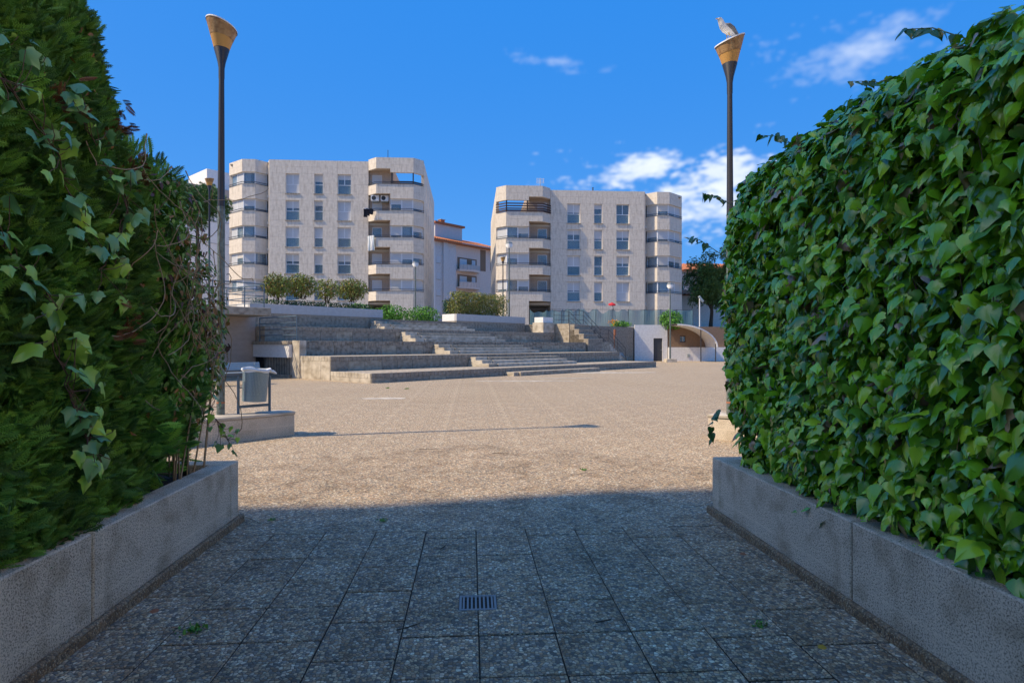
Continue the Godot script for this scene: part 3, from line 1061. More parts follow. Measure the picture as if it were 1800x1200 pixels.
func facade_window(b: Node, x0: float, x1: float, y0: float, y1: float, flip: bool, r: RandomNumberGenerator) -> void:
	var mid := lerpf(y0, y1, 0.47)
	var z := -0.2
	var f := Shape.new()
	f.box(Vector3(x0, y0, z - 0.06), Vector3(x0 + 0.06, y1, z))
	f.box(Vector3(x1 - 0.06, y0, z - 0.06), Vector3(x1, y1, z))
	f.box(Vector3(x0 + 0.06, y0, z - 0.06), Vector3(x1 - 0.06, y0 + 0.06, z))
	f.box(Vector3(x0 + 0.06, y1 - 0.06, z - 0.06), Vector3(x1 - 0.06, y1, z))
	f.box(Vector3(x0 + 0.06, mid - 0.035, z - 0.06), Vector3(x1 - 0.06, mid + 0.035, z))
	if x1 - x0 > 1.2:
		f.box(Vector3((x0 + x1) / 2 - 0.04, mid + 0.035, z - 0.055), Vector3((x0 + x1) / 2 + 0.04, y1 - 0.06, z - 0.005))
	var win := bpart(b, "window", f, M.frame_white, flip)
	# concrete sill and the pale reveal of the opening
	bbox(win, "sill", Vector3(x0 - 0.06, y0 - 0.09, z), Vector3(x1 + 0.06, y0 - 0.004, 0.07), M.concrete, flip)
	bbox(win, "reveal", Vector3(x0 - 0.004, y0, z + 0.001), Vector3(x0 + 0.012, y1, -0.012), M.facade, flip)
	bbox(win, "reveal", Vector3(x1 - 0.012, y0, z + 0.001), Vector3(x1 + 0.004, y1, -0.012), M.white_wall, flip)
	bbox(win, "pane", Vector3(x0 + 0.06, y0 + 0.06, z - 0.035), Vector3(x1 - 0.06, mid - 0.035, z - 0.025), M.glass_blue, flip)
	bbox(win, "pane", Vector3(x0 + 0.06, mid + 0.035, z - 0.035), Vector3(x1 - 0.06, y1 - 0.06, z - 0.025), M.glass, flip)
	var low := r.randf()
	if low < 0.75:
		var folds := Shape.new()
		var n := maxi(4, int((x1 - x0) / 0.14))
		for k in n:
			var xa := x0 + 0.06 + (x1 - x0 - 0.12) * k / n
			var xb := x0 + 0.06 + (x1 - x0 - 0.12) * (k + 1) / n
			var xm := (xa + xb) / 2
			folds.quad(Vector3(xa, y0 + 0.06, z - 0.16), Vector3(xm, y0 + 0.06, z - 0.12), Vector3(xm, mid, z - 0.12), Vector3(xa, mid, z - 0.16), Vector3(-0.4, 0, 1))
			folds.quad(Vector3(xm, y0 + 0.06, z - 0.12), Vector3(xb, y0 + 0.06, z - 0.16), Vector3(xb, mid, z - 0.16), Vector3(xm, mid, z - 0.12), Vector3(0.4, 0, 1))
		bpart(win, "curtain", folds, M.curtain if low < 0.5 else M.curtain_dark, flip)
	var cover: float = [0.0, 0.45, 0.7, 1.0, 1.0, 0.85, 1.0][r.randi() % 7]
	if r.randf() < 0.12:
		cover = 1.85
	if cover > 0.0:
		var bottom := y1 - 0.06 - (y1 - 0.06 - mid) * cover
		var sh := Shape.new()
		var n2 := maxi(2, int((y1 - bottom) / 0.14))
		for j in n2:
			sh.box(Vector3(x0 + 0.062, lerpf(bottom, y1 - 0.06, float(j) / n2) + 0.006, z - 0.022), Vector3(x1 - 0.062, lerpf(bottom, y1 - 0.06, float(j + 1) / n2), z - 0.008))
		bpart(win, "roller_shutter", sh, M.shutter if r.randf() < 0.65 else M.shutter_warm, flip)
	elif r.randf() < 0.6:
		bbox(win, "curtain", Vector3(x0 + 0.06, mid, z - 0.17), Vector3(x0 + 0.06 + (x1 - x0 - 0.12) * r.randf_range(0.4, 0.7), y1 - 0.06, z - 0.16), M.curtain, flip)


func apartment_block(at: Vector3, floors: int, flip: bool, label: String, seed_: int) -> void:
	# facade on local z = 0 from x = 0 to 10.2; small bay at x < 0, large bay with balconies at x > 10.2; mirrored when flip
	var b := thing("apartment_building", label, "building", at, 0, "pale concrete apartment blocks above the terraces")
	var r := RandomNumberGenerator.new()
	r.seed = seed_
	var fm: Material = M.facade_b if flip else M.facade
	var step := 2.785
	var sill := 3.17
	var tall := 2.07
	var top := sill + step * (floors - 1) + tall
	var roof := top + 1.42
	var cols := [[1.67, 3.08], [4.6, 5.5], [7.0, 8.4]]
	# dark rooms behind the openings, and the roof over them
	for k in floors:
		bbox(b, "room_floor", Vector3(-0.3, sill + step * k - 0.4, -5.0), Vector3(12.55, sill + step * k - 0.15, -0.31), M.plaster, flip)
		if k < floors - 1:
			bbox(b, "room_floor", Vector3(12.56, sill + step * k - 0.4, -5.0), Vector3(15.65, sill + step * k - 0.15, -0.62), M.plaster, flip)
	bbox(b, "room_back", Vector3(-4.4, 0.0, -5.2), Vector3(12.55, roof - 0.36, -5.0), M.plaster, flip)
	bbox(b, "room_back", Vector3(12.56, 0.0, -5.2), Vector3(15.65, top - tall - 0.75, -5.0), M.plaster, flip)
	for x in [-0.25, 3.8, 6.2, 10.06, 12.43]:
		bbox(b, "room_wall", Vector3(x, 0.0, -5.0), Vector3(x + 0.12, roof - 0.36, -0.62), M.plaster, flip)
	bbox(b, "roof", Vector3(-0.3, roof - 0.349, -17.8), Vector3(12.55, roof - 0.2, -0.35), M.concrete, flip)
	bbox(b, "terrace_floor", Vector3(12.56, top - tall - 0.749, -17.8), Vector3(15.69, top - tall - 0.6, -0.45), M.concrete, flip)
	bbox(b, "terrace_wall", Vector3(12.551, top - tall - 0.599, -17.8), Vector3(12.7, roof - 0.36, -0.7), M.stucco, flip)
	# facade panels
	var rows := []
	rows.append([0.0, 1.6, false])
	rows.append([1.6, sill, false])
	for k in floors:
		var y := sill + step * k
		rows.append([y, y + 1.02, true])
		rows.append([y + 1.02, y + tall, true])
		if k < floors - 1:
			rows.append([y + tall, y + step, false])
	rows.append([top, top + 0.72, false])
	rows.append([top + 0.72, roof, false])
	for row in rows:
		var cuts: Array = [0.0, cols[0][0], cols[0][1], cols[1][0], cols[1][1], cols[2][0], cols[2][1], 10.2] if row[2] else [0.0, cols[0][0], cols[1][0], cols[2][0], 10.2]
		for i in cuts.size() - 1:
			if row[2] and i % 2 == 1:
				continue
			bbox(b, "facade_panel", Vector3(cuts[i] + (0.0 if row[2] else 0.006), row[0] + 0.009, -0.3), Vector3(cuts[i + 1] - (0.0 if row[2] else 0.006), row[1], 0.0), fm, flip)
	for k in floors:
		for cx in cols:
			facade_window(b, cx[0], cx[1], sill + step * k, sill + step * k + tall, flip, r)
	# chamfered return between facade and small bay
	var ret := Shape.new()
	ret.prism(PackedVector2Array([Vector2(-0.004, -0.001), Vector2(-0.45, -1.05), Vector2(-0.3, -1.2), Vector2(-0.004, -0.3)]), 0.0, roof)
	bpart(b, "corner_panel", ret, fm, flip)
	# small bay
	var small := [Vector2(-4.7, -1.7), Vector2(-2.75, 0.0), Vector2(-1.4, 0.0), Vector2(-0.42, -1.0)]
	var glaze := offset_line(small, 0.3)
	var side := Shape.new()
	side.prism(PackedVector2Array([Vector2(-4.7, -1.75), Vector2(-4.4, -1.75), Vector2(-4.4, -17.8), Vector2(-4.7, -17.8)]), 0.0, roof)
	bpart(b, "side_wall", side, fm, flip)
	bbox(b, "roof", Vector3(-4.4, roof - 0.349, -17.8), Vector3(-0.31, roof - 0.2, -1.2), M.concrete, flip)
	var y_low := 0.0
	for k in floors + 1:
		var p_top := roof if k == floors else sill + step * k + tall + 0.1 - 1.25
		var half := (y_low + p_top) / 2.0
		if k == 0:
			half = p_top - 0.76
			strip(b, "wall_panel", small, 0.28, y_low, p_top - 1.53, fm, flip)
			y_low = p_top - 1.53
			half = (y_low + p_top) / 2.0
		strip(b, "parapet_panel", small, 0.28, y_low, half, fm, flip)
		strip(b, "parapet_panel", small, 0.28, half, p_top, fm, flip)
		# floor slab behind
		var slab := Shape.new()
		slab.prism(PackedVector2Array([glaze[0], glaze[1], glaze[2], glaze[3], Vector2(-0.45, -5.0), Vector2(-4.4, -5.0)]), y_low + 0.03, y_low + 0.25)
		bpart(b, "floor_slab", slab, M.concrete, flip)
		if k < floors:
			var lint := p_top + 1.25
			pane_run(b, offset_line(small, 0.2), p_top, lint, flip, r, [2, 1, 1])
			var rail := Shape.new()
			var rl := offset_line(small, -0.04)
			for i in 3:
				rail.bar(Vector3(rl[i].x, p_top + 0.2, rl[i].y), Vector3(rl[i + 1].x, p_top + 0.2, rl[i + 1].y), 0.05, 0.05)
				rail.bar(Vector3(rl[i].x, p_top + 0.03, rl[i].y), Vector3(rl[i + 1].x, p_top + 0.03, rl[i + 1].y), 0.04, 0.04)
			bpart(b, "handrail", rail, M.frame_dark, flip)
			y_low = lint
	# large bay: open balcony beside the facade, glazed room beyond it
	var big := [Vector2(10.21, 0.0), Vector2(11.15, 0.95), Vector2(12.6, 0.95), Vector2(15.0, 0.95), Vector2(16.0, 0.0)]
	var closed := [Vector2(12.6, 0.95), Vector2(15.0, 0.95), Vector2(16.0, 0.0)]
	var gl := offset_line(closed, 0.22)
	y_low = 0.0
	for k in floors + 1:
		var last := k == floors
		var p_top := roof + 0.18 if last else sill + step * k + tall + 0.1 - 1.25
		var open_low := p_top - (1.15 if last else 1.0)
		var closed_low := p_top - (1.55 if last else 1.53)
		if k == 0:
			strip(b, "wall_panel", closed, 0.28, 0.0, closed_low, fm, flip)
		strip(b, "parapet_panel", big.slice(0, 3), 0.28, open_low, (open_low + p_top) / 2, fm, flip)
		strip(b, "parapet_panel", big.slice(0, 3), 0.28, (open_low + p_top) / 2, p_top, fm, flip)
		strip(b, "parapet_panel", closed, 0.28, closed_low, (closed_low + p_top) / 2, fm, flip)
		strip(b, "parapet_panel", closed, 0.28, (closed_low + p_top) / 2, p_top, fm, flip)
		var slab := Shape.new()
		slab.prism(PackedVector2Array([Vector2(10.25, -0.05), Vector2(11.2, 0.66), Vector2(12.6, 0.66), Vector2(12.6, -0.61), Vector2(10.25, -0.61)]), open_low + 0.02, open_low + 0.2)
		bpart(b, "floor_slab", slab, M.stucco, flip)
		if not last:
			var slab2 := Shape.new()
			slab2.prism(PackedVector2Array([Vector2(12.62, 0.64), Vector2(14.85, 0.64), Vector2(15.68, -0.1), Vector2(15.68, -0.61), Vector2(12.62, -0.61)]), closed_low + 0.02, closed_low + 0.2)
			bpart(b, "floor_slab", slab2, M.concrete, flip)
		if k < floors:
			var lint := p_top + 1.25
			# balcony: back wall, side wall, door
			bbox(b, "balcony_wall", Vector3(10.21, open_low + 0.2, -0.6), Vector3(12.55, p_top + 1.83, -0.45), M.stucco, flip)
			if k < floors - 1:
				var dv := Shape.new()
				dv.prism(PackedVector2Array([Vector2(12.45, -0.44), Vector2(12.6, -0.44), Vector2(12.6, 0.6), Vector2(12.45, 0.6)]), p_top + 0.001, p_top + 1.75)
				bpart(b, "balcony_wall", dv, M.stucco, flip)
				pane_run(b, gl, p_top, lint, flip, r, [2, 1])
			var door := bbox(b, "balcony_door", Vector3(10.55, open_low + 0.2, -0.449), Vector3(11.55, p_top + 1.25, -0.40), M.frame_white, flip)
			if r.randf() < 0.7:
				bbox(door, "roller_shutter", Vector3(10.6, p_top - 0.2, -0.399), Vector3(11.5, p_top + 1.2, -0.385), M.shutter, flip)
			else:
				bbox(door, "pane", Vector3(10.6, p_top - 0.7, -0.399), Vector3(11.5, p_top + 1.2, -0.39), M.glass_blue, flip)
			# rails round the balcony
			var rl := offset_line(big, -0.03)
			var rail := Shape.new()
			for i in 4:
				for h in [0.04, 0.2]:
					rail.bar(Vector3(rl[i].x, p_top + h, rl[i].y), Vector3(rl[i + 1].x, p_top + h, rl[i + 1].y), 0.05, 0.05)
			bpart(b, "handrail", rail, M.frame_dark, flip)
			if k == floors - 1:
				# open terrace at the top: posts and a dark screen
				for q in [Vector2(12.75, 0.75), Vector2(14.95, 0.75)]:
					bbox(b, "terrace_post", Vector3(q.x - 0.06, p_top, q.y - 0.06), Vector3(q.x + 0.06, lint, q.y + 0.06), M.frame_dark, flip)
				var n := 4 if flip else 2
				var line: Array = offset_line(big, -0.06) if flip else offset_line(closed, 0.2)
				for i in n:
					var hh := 0.08 + (0.26 if flip else 0.2) * i
					for j in line.size() - 1:
						var sl := Shape.new()
						sl.bar(Vector3(line[j].x, p_top + hh, line[j].y), Vector3(line[j + 1].x, p_top + hh, line[j + 1].y), 0.03, 0.13 if flip else 0.17)
						bpart(b, "screen_board", sl, M.wood_dark, flip)
	# side wall beyond the large bay, with narrow windows
	var zs := [-0.32, -3.0, -3.7, -6.2, -6.9, -9.6, -10.3, -13.2, -13.9, -17.8]
	for k in floors + 1:
		var y0: float = 0.0 if k == 0 else sill + step * (k - 1) + tall
		var y1: float = roof if k == floors else sill + step * k
		bbox(b, "side_panel", Vector3(15.7, y0, -17.8), Vector3(16.0, y1, -0.05), fm, flip)
		if k < floors:
			for i in range(0, zs.size() - 1, 2):
				bbox(b, "side_panel", Vector3(15.7, y1 + 0.012, zs[i + 1]), Vector3(16.0, y1 + tall - 0.012, zs[i]), fm, flip)
				if i < zs.size() - 2 and k < floors - 1:
					var fr := Shape.new()
					fr.box(Vector3(15.74, y1 + 0.012, zs[i + 2]), Vector3(15.8, y1 + tall - 0.012, zs[i + 2] + 0.06))
					fr.box(Vector3(15.74, y1 + 0.012, zs[i + 1] - 0.06), Vector3(15.8, y1 + tall - 0.012, zs[i + 1]))
					fr.box(Vector3(15.74, y1 + tall * 0.47, zs[i + 2] + 0.06), Vector3(15.8, y1 + tall * 0.5, zs[i + 1] - 0.06))
					var sw := bpart(b, "side_window", fr, M.frame_white, flip)
					bbox(sw, "pane", Vector3(15.76, y1 + 0.012, zs[i + 2] + 0.06), Vector3(15.77, y1 + tall - 0.012, zs[i + 1] - 0.06), M.glass, flip)
					if r.randf() < 0.45:
						bbox(sw, "roller_shutter", Vector3(15.78, y1 + tall * 0.5, zs[i + 2] + 0.06), Vector3(15.79, y1 + tall - 0.012, zs[i + 1] - 0.06), M.shutter, flip)
	bbox(b, "back_wall", Vector3(-4.7, 0.0, -18.1), Vector3(16.0, roof - 0.2, -17.81), fm, flip)


func pierced_wall(parent: Node, lo: Vector3, hi: Vector3, cols: Array, rows: Array, material: Material) -> void:
	# a wall with a grid of real openings
	var s := Shape.new()
	var y := lo.y
	for row in rows:
		s.box(Vector3(lo.x, y, lo.z), Vector3(hi.x, row[0], hi.z))
		var x := lo.x
		for c in cols:
			s.box(Vector3(x, row[0], lo.z), Vector3(c[0], row[1], hi.z))
			x = c[1]
		s.box(Vector3(x, row[0], lo.z), Vector3(hi.x, row[1], hi.z))
		y = row[1]
	s.box(Vector3(lo.x, y, lo.z), Vector3(hi.x, hi.y, hi.z))
	put(parent, "wall", s.mesh(), material)


func window_frame(parent: Node, x0: float, x1: float, y0: float, y1: float, z: float, material: Material) -> MeshInstance3D:
	var s := Shape.new()
	s.box(Vector3(x0, y0, z - 0.05), Vector3(x0 + 0.06, y1, z))
	s.box(Vector3(x1 - 0.06, y0, z - 0.05), Vector3(x1, y1, z))
	s.box(Vector3(x0 + 0.06, y0, z - 0.05), Vector3(x1 - 0.06, y0 + 0.06, z))
	s.box(Vector3(x0 + 0.06, y1 - 0.06, z - 0.05), Vector3(x1 - 0.06, y1, z))
	var w := put(parent, "window", s.mesh(), material)
	box_part(w, "pane", Vector3(x0 + 0.06, y0 + 0.06, z - 0.03), Vector3(x1 - 0.06, y1 - 0.06, z - 0.02), M.glass)
	return w


func make_balcony_things() -> void:
	# air conditioners, laundry and an aerial on the blocks; block origin of the taller one is (-21.0, 3.0, -65.4)
	var o := Vector3(-21.0, 3.0, -65.4)
	var p3 := 3.17 + 2.785 * 3 + 2.07 + 0.1 - 1.25
	for i in 2:
		var a := thing("air_conditioner", "white air conditioner unit under the balcony soffit, " + ["beside the facade corner", "next to the glazed bay"][i], "air conditioner", o + Vector3(10.95 + 1.0 * i, p3 + 1.12, 0.28), 0, "air conditioner units on the balcony")
		box_part(a, "case", Vector3(-0.42, 0, -0.15), Vector3(0.42, 0.6, 0.15), M.frame_white, 0.02)
		var f := Shape.new()
		f.tube([Vector3(-0.12, 0.3, 0.15), Vector3(-0.12, 0.3, 0.165)], [0.23], 16)
		put(a, "fan", f.mesh(), M.frame_dark)
		box_part(a, "bracket", Vector3(-0.35, -0.05, -0.6), Vector3(0.35, 0.0, 0.1), M.galvanised)
	var rack := thing("clothes_rack", "thin metal clothes rack sticking out from the balcony rail", "rack", o + Vector3(10.5, p3 + 0.15, 0.5), 0.6)
	var s := Shape.new()
	for i in 4:
		s.bar(Vector3(-0.9, 0, 0.15 + 0.12 * i), Vector3(0.7, 0, 0.15 + 0.12 * i), 0.02, 0.02)
	s.bar(Vector3(-0.9, 0, 0.0), Vector3(-0.9, 0, 0.55), 0.03, 0.03)
	s.bar(Vector3(0.7, 0, 0.0), Vector3(0.7, 0, 0.55), 0.03, 0.03)
	put(rack, "frame", s.mesh(), M.frame_white)
	var names := ["black jacket", "dark blue trousers", "dark shirt"]
	for i in 3:
		var g := thing("hanging_garment", names[i] + " drying on the balcony clothes rack", "garment", o + Vector3(10.05 + 0.32 * i, p3 + 0.13, 0.95 + 0.12 * i), 0.6, "clothes drying on the rack")
		cloth(g, "fabric", 0.42, 0.85 - 0.12 * i, M.cloth_dark, i)
	var t := thing("striped_towel", "long pale blue striped cloth hanging over the balcony edge", "towel", o + Vector3(10.55, p3 - 2.785 + 0.2, 0.72), -0.72)
	for k in 7:
		var piece := Node3D.new()
		piece.name = "stripe"
		t.add_child(piece, true)
		piece.position = Vector3(-0.45 + 0.15 * k, 0, 0)
		cloth(piece, "fabric", 0.15, 1.55, M.cloth_stripe if k % 2 == 0 else M.cloth_white, k)
	var ob := Vector3(8.45, 3.0, -65.0)
	var an := thing("roof_aerial", "small television aerial on the lower block's roof", "aerial", ob + Vector3(-1.1, 15.2, 0.0))
	var m := Shape.new()
	m.tube([Vector3(0, -0.2, 0), Vector3(0, 1.0, 0)], [0.035], 6)
	put(an, "mast", m.mesh(), M.galvanised)
	var e := Shape.new()
	for i in 4:
		e.bar(Vector3(-0.4, 0.55 + 0.15 * i, 0.0), Vector3(0.45, 0.55 + 0.15 * i, 0.0), 0.03, 0.03)
	for i in 3:
		e.bar(Vector3(-0.35 + 0.35 * i, 0.5, 0.03), Vector3(-0.35 + 0.35 * i, 1.05, 0.03), 0.04, 0.03)
	put(an, "elements", e.mesh(), M.frame_white)
	for q in [[Vector3(4.6, 15.05, -0.15), "small dark vent pipe on the lower block's parapet"]]:
		var c := thing("vent_pipe", q[1], "pipe", ob + q[0])
		var cs := Shape.new()
		cs.tube([Vector3.ZERO, Vector3(0, 0.28, 0), Vector3(0, 0.34, 0)], [0.06, 0.06, 0.1], 8)
		put(c, "pipe", cs.mesh(), M.frame_dark)
	var am := thing("roof_mast", "thin bare mast rising from the taller block's bay roof", "mast", o + Vector3(12.3, 17.9, 0.5))
	var ms := Shape.new()
	ms.tube([Vector3(0, -0.1, 0), Vector3(0, 1.0, 0)], [0.03], 6)
	put(am, "pole", ms.mesh(), M.pole_dark)


func cloth(parent: Node3D, called: String, w: float, h: float, material: Material, k: int) -> void:
	var s := Shape.new()
	var n := 6
	for i in n:
		for j in n:
			var p: Array[Vector3] = []
			for q in [[0, 0], [1, 0], [1, 1], [0, 1]]:
				var x: float = (float(i + q[0]) / n - 0.5) * w
				var y: float = -h * float(j + q[1]) / n
				p.append(Vector3(x * (1.0 + 0.15 * sin(y * 4.0 + k)), y, 0.05 * sin(x * 14.0 + k * 1.7) * (0.3 - y) + 0.02 * sin(y * 5.0 + k)))
			s.quad(p[0], p[1], p[2], p[3], Vector3(0, 0, 1))
	put(parent, called, s.mesh(), material)


func make_red_roof_block() -> void:
	# far block between the two: tiled roof, three rounded balconies, a stair tower on top; front along the 45 degree axis
	var b := thing("tiled_roof_building", "distant pinkish block with orange tiled roof and rounded balconies", "building", Vector3(-6.35, 3.0, -104.65), PI / 4)
	var h := 16.4
	box_part(b, "wall", Vector3(0, 0, -12), Vector3(5.2, h, 0), M.stucco_shaded)  # left part greyed to stand for the shade on it
	box_part(b, "wall", Vector3(5.2, 0, -12), Vector3(16.0, h, -0.25), M.stucco_pink)
	box_part(b, "pilaster", Vector3(2.0, 0, 0.0), Vector3(3.0, h, 0.35), M.stucco_shaded)
	box_part(b, "pilaster", Vector3(0.0, 0, 0.0), Vector3(0.25, h, 0.1), M.white_wall)  # white strip stands in for the sunlit edge of the end face
	box_part(b, "base_band", Vector3(-0.05, 0, 0.0), Vector3(16.05, 2.6, 0.4), M.stucco)
	box_part(b, "patch", Vector3(11.6, h - 4.3, -0.249), Vector3(13.0, h - 0.4, -0.2), M.brown_wall)
	box_part(b, "patch", Vector3(14.3, h - 4.0, -0.249), Vector3(15.9, h - 0.4, -0.2), M.brown_wall)
	for k in 4:
		var y := 2.9 + 2.8 * k + 0.6
		if k < 4:
			var w := box_part(b, "window", Vector3(0.7, y + 0.6, 0.0), Vector3(1.5, y + 1.7, 0.03), M.shutter)
			box_part(w, "sill", Vector3(0.65, y + 0.52, 0.0), Vector3(1.55, y + 0.598, 0.08), M.concrete)
			var w2 := box_part(b, "window", Vector3(15.1, y + 0.2, -0.249), Vector3(15.7, y + 1.7, -0.21), M.shutter)
			box_part(w2, "sill", Vector3(15.05, y + 0.12, -0.249), Vector3(15.75, y + 0.198, -0.1), M.concrete)
	for k in 3:
		var y := 4.4 + 3.05 * k + 1.0
		var s := Shape.new()
		var front := PackedVector2Array([Vector2(5.6, -0.2)])
		for i in 9:
			var t := i / 8.0
			front.append(Vector2(5.6 + 5.2 * t, 0.5 + 1.0 * sin(PI * t)))
		front.append(Vector2(10.8, -0.2))
		s.prism(front, y, y + 0.35)
		var bal := put(b, "balcony", s.mesh(), M.stucco_pink)
		var par := Shape.new()
		for i in 8:
			var a := front[i + 1]
			var c := front[i + 2]
			par.quad(Vector3(a.x, y + 0.35, a.y), Vector3(c.x, y + 0.35, c.y), Vector3(c.x, y + 1.15, c.y), Vector3(a.x, y + 1.15, a.y), Vector3(0, 0, 1))
			par.bar(Vector3(a.x, y + 0.35, a.y + 0.05), Vector3(a.x, y + 1.25, a.y + 0.05), 0.06, 0.06)
		put(bal, "parapet", par.mesh(), M.stucco_pink if k < 2 else M.grey_paint)
		var open := box_part(b, "balcony_opening", Vector3(5.8, y + 0.36, -0.24), Vector3(10.6, y + 2.55, -0.2), M.brown_wall)
		box_part(open, "door", Vector3(6.3, y + 0.4, -0.199), Vector3(8.0, y + 2.3, -0.12), M.shutter_warm if k == 0 else M.shutter)
		box_part(open, "door", Vector3(9.3, y + 0.4, -0.199), Vector3(10.2, y + 2.3, -0.12), M.shutter)
	box_part(b, "banner", Vector3(7.0, 5.9, 1.62), Vector3(8.7, 7.0, 1.66), M.cloth_white)
	# roof: tiled slope rising away from the front eave
	var rf := Shape.new()
	for i in 34:
		var x0 := -0.7 + 17.4 * i / 34.0
		var x1 := -0.7 + 17.4 * (i + 1) / 34.0
		var xm := (x0 + x1) / 2
		for pr in [[x0, 0.0, xm, 0.16], [xm, 0.16, x1, 0.0]]:
			rf.quad(Vector3(pr[0], h + pr[1], 0.9), Vector3(pr[2], h + pr[3], 0.9), Vector3(pr[2], h + 2.0 + pr[3], -6.0), Vector3(pr[0], h + 2.0 + pr[1], -6.0), Vector3.UP)
	rf.box(Vector3(-0.7, h - 0.25, -12.5), Vector3(16.7, h - 0.02, 0.88))
	put(b, "roof", rf.mesh(), M.roof_tile)
	box_part(b, "stair_tower", Vector3(3.0, h + 0.5, -8.0), Vector3(9.6, h + 3.6, -3.0), M.stucco_shaded)
	box_part(b, "tower_roof", Vector3(2.7, h + 3.6, -8.4), Vector3(10.0, h + 3.95, -2.6), M.roof_tile)
	for x in [3.4, 6.4]:
		var c := box_part(b, "chimney", Vector3(x, h + 3.95, -6.0), Vector3(x + 0.9, h + 5.0, -5.2), M.terracotta)
		box_part(c, "cap", Vector3(x - 0.1, h + 5.0, -6.1), Vector3(x + 1.0, h + 5.12, -5.1), M.concrete)


func make_far_blocks() -> void:
	# white block behind the left hedge
	var b := thing("white_building", "white block with a brown cornice behind the pine at the left", "building", Vector3(-38.65, 3.0, -82.75), PI / 4)
	var cols := []
	for i in 4:
		var x := -16.0 + 7.6 * i + (1.0 if i == 3 else 0.0)
		cols.append([x, x + 0.9])
	var rows := []
	for k in 6:
		rows.append([1.5 + 3.0 * k, 2.4 + 3.0 * k])
	pierced_wall(b, Vector3(-20, 0, -0.3), Vector3(11, 18.8, 0), cols, rows, M.white_wall)
	box_part(b, "side_wall", Vector3(-20, 0, -10), Vector3(-19.7, 18.8, -0.301), M.white_wall)
	box_part(b, "side_wall", Vector3(10.7, 0, -10), Vector3(11, 18.8, -0.301), M.white_wall)
	box_part(b, "inner_wall", Vector3(-19.69, 0, -5), Vector3(10.69, 18.8, -4.8), M.plaster)
	for k in 7:
		box_part(b, "room_floor", Vector3(-19.69, 3.0 * k, -4.79), Vector3(10.69, 3.0 * k + 0.25, -0.301), M.plaster)
	box_part(b, "cornice", Vector3(-20.3, 18.8, -10.3), Vector3(11.3, 19.9, 0.35), M.stucco)
	box_part(b, "penthouse", Vector3(5.0, 19.9, -8.5), Vector3(11.0, 23.0, -2.2), M.white_wall)
	for k in 6:
		for i in 4:
			var x := -16.0 + 7.6 * i + (1.0 if i == 3 else 0.0)
			var w := window_frame(b, x, x + 0.9, 1.5 + 3.0 * k, 2.4 + 3.0 * k, -0.15, M.frame_white)
			box_part(w, "sill", Vector3(x - 0.05, 1.4 + 3.0 * k, 0.0), Vector3(x + 0.95, 1.49 + 3.0 * k, 0.12), M.concrete)
	for k in 5:
		box_part(b, "storey_band", Vector3(-20.0, 3.3 + 3.0 * k, 0.001), Vector3(11.0, 3.42 + 3.0 * k, 0.05), M.grey_paint)
	# houses at the far right
	var h := thing("tiled_house", "upper house with a tiled roof beyond the lower block", "house", Vector3(29.5, 3.0, -90.3))
	pierced_wall(h, Vector3(0, 0, -0.3), Vector3(12, 9.6, 0), [[1.6, 2.5]], [[6.0, 7.6]], M.stucco_pink)
	box_part(h, "inner_wall", Vector3(0, 0, -8), Vector3(12, 9.6, -4.0), M.stucco_pink)
	box_part(h, "side_wall", Vector3(0, 0, -3.999), Vector3(0.3, 9.6, -0.301), M.stucco_pink)
	box_part(h, "side_wall", Vector3(11.7, 0, -3.999), Vector3(12, 9.6, -0.301), M.stucco_pink)
	house_roof(h, 12.0, 8.0, 9.6, 1.6)
	var w := window_frame(h, 1.6, 2.5, 6.0, 7.6, -0.15, M.frame_white)
	box_part(w, "sill", Vector3(1.5, 5.9, 0.0), Vector3(2.6, 5.99, 0.15), M.concrete)
	h = thing("tiled_house", "lower white house with a tiled roof beyond the shelter", "house", Vector3(25.4, 3.0, -74.4))
	pierced_wall(h, Vector3(0, 0, -0.3), Vector3(11, 4.6, 0), [[0.5, 1.3]], [[1.2, 2.6]], M.white_wall)
	box_part(h, "inner_wall", Vector3(0, 0, -7), Vector3(11, 4.6, -4.0), M.white_wall)
	box_part(h, "side_wall", Vector3(0, 0, -3.999), Vector3(0.3, 4.6, -0.301), M.white_wall)
	box_part(h, "side_wall", Vector3(10.7, 0, -3.999), Vector3(11, 4.6, -0.301), M.white_wall)
	house_roof(h, 11.0, 7.0, 4.6, 1.0)
	w = window_frame(h, 0.5, 1.3, 1.2, 2.6, -0.15, M.frame_white)
	box_part(w, "sill", Vector3(0.4, 1.1, 0.0), Vector3(1.4, 1.19, 0.15), M.concrete)


func house_roof(h: Node3D, w: float, d: float, y: float, rise: float) -> void:
	var s := Shape.new()
	var n := int(w * 2.2)
	for i in n:
		var x0 := -0.4 + (w + 0.8) * i / n
		var x1 := -0.4 + (w + 0.8) * (i + 1) / n
		var xm := (x0 + x1) / 2
		for pr in [[x0, 0.0, xm, 0.12], [xm, 0.12, x1, 0.0]]:
			s.quad(Vector3(pr[0], y + 0.1 + pr[1], 0.5), Vector3(pr[2], y + 0.1 + pr[3], 0.5), Vector3(pr[2], y + rise + pr[3], -d / 2), Vector3(pr[0], y + rise + pr[1], -d / 2), Vector3.UP)
			s.quad(Vector3(pr[0], y + 0.1 + pr[1], -d - 0.5), Vector3(pr[2], y + 0.1 + pr[3], -d - 0.5), Vector3(pr[2], y + rise + pr[3], -d / 2), Vector3(pr[0], y + rise + pr[1], -d / 2), Vector3.UP)
	s.box(Vector3(-0.4, y, -d - 0.5), Vector3(w + 0.4, y + 0.1, 0.5))
	put(h, "roof", s.mesh(), M.roof_tile)


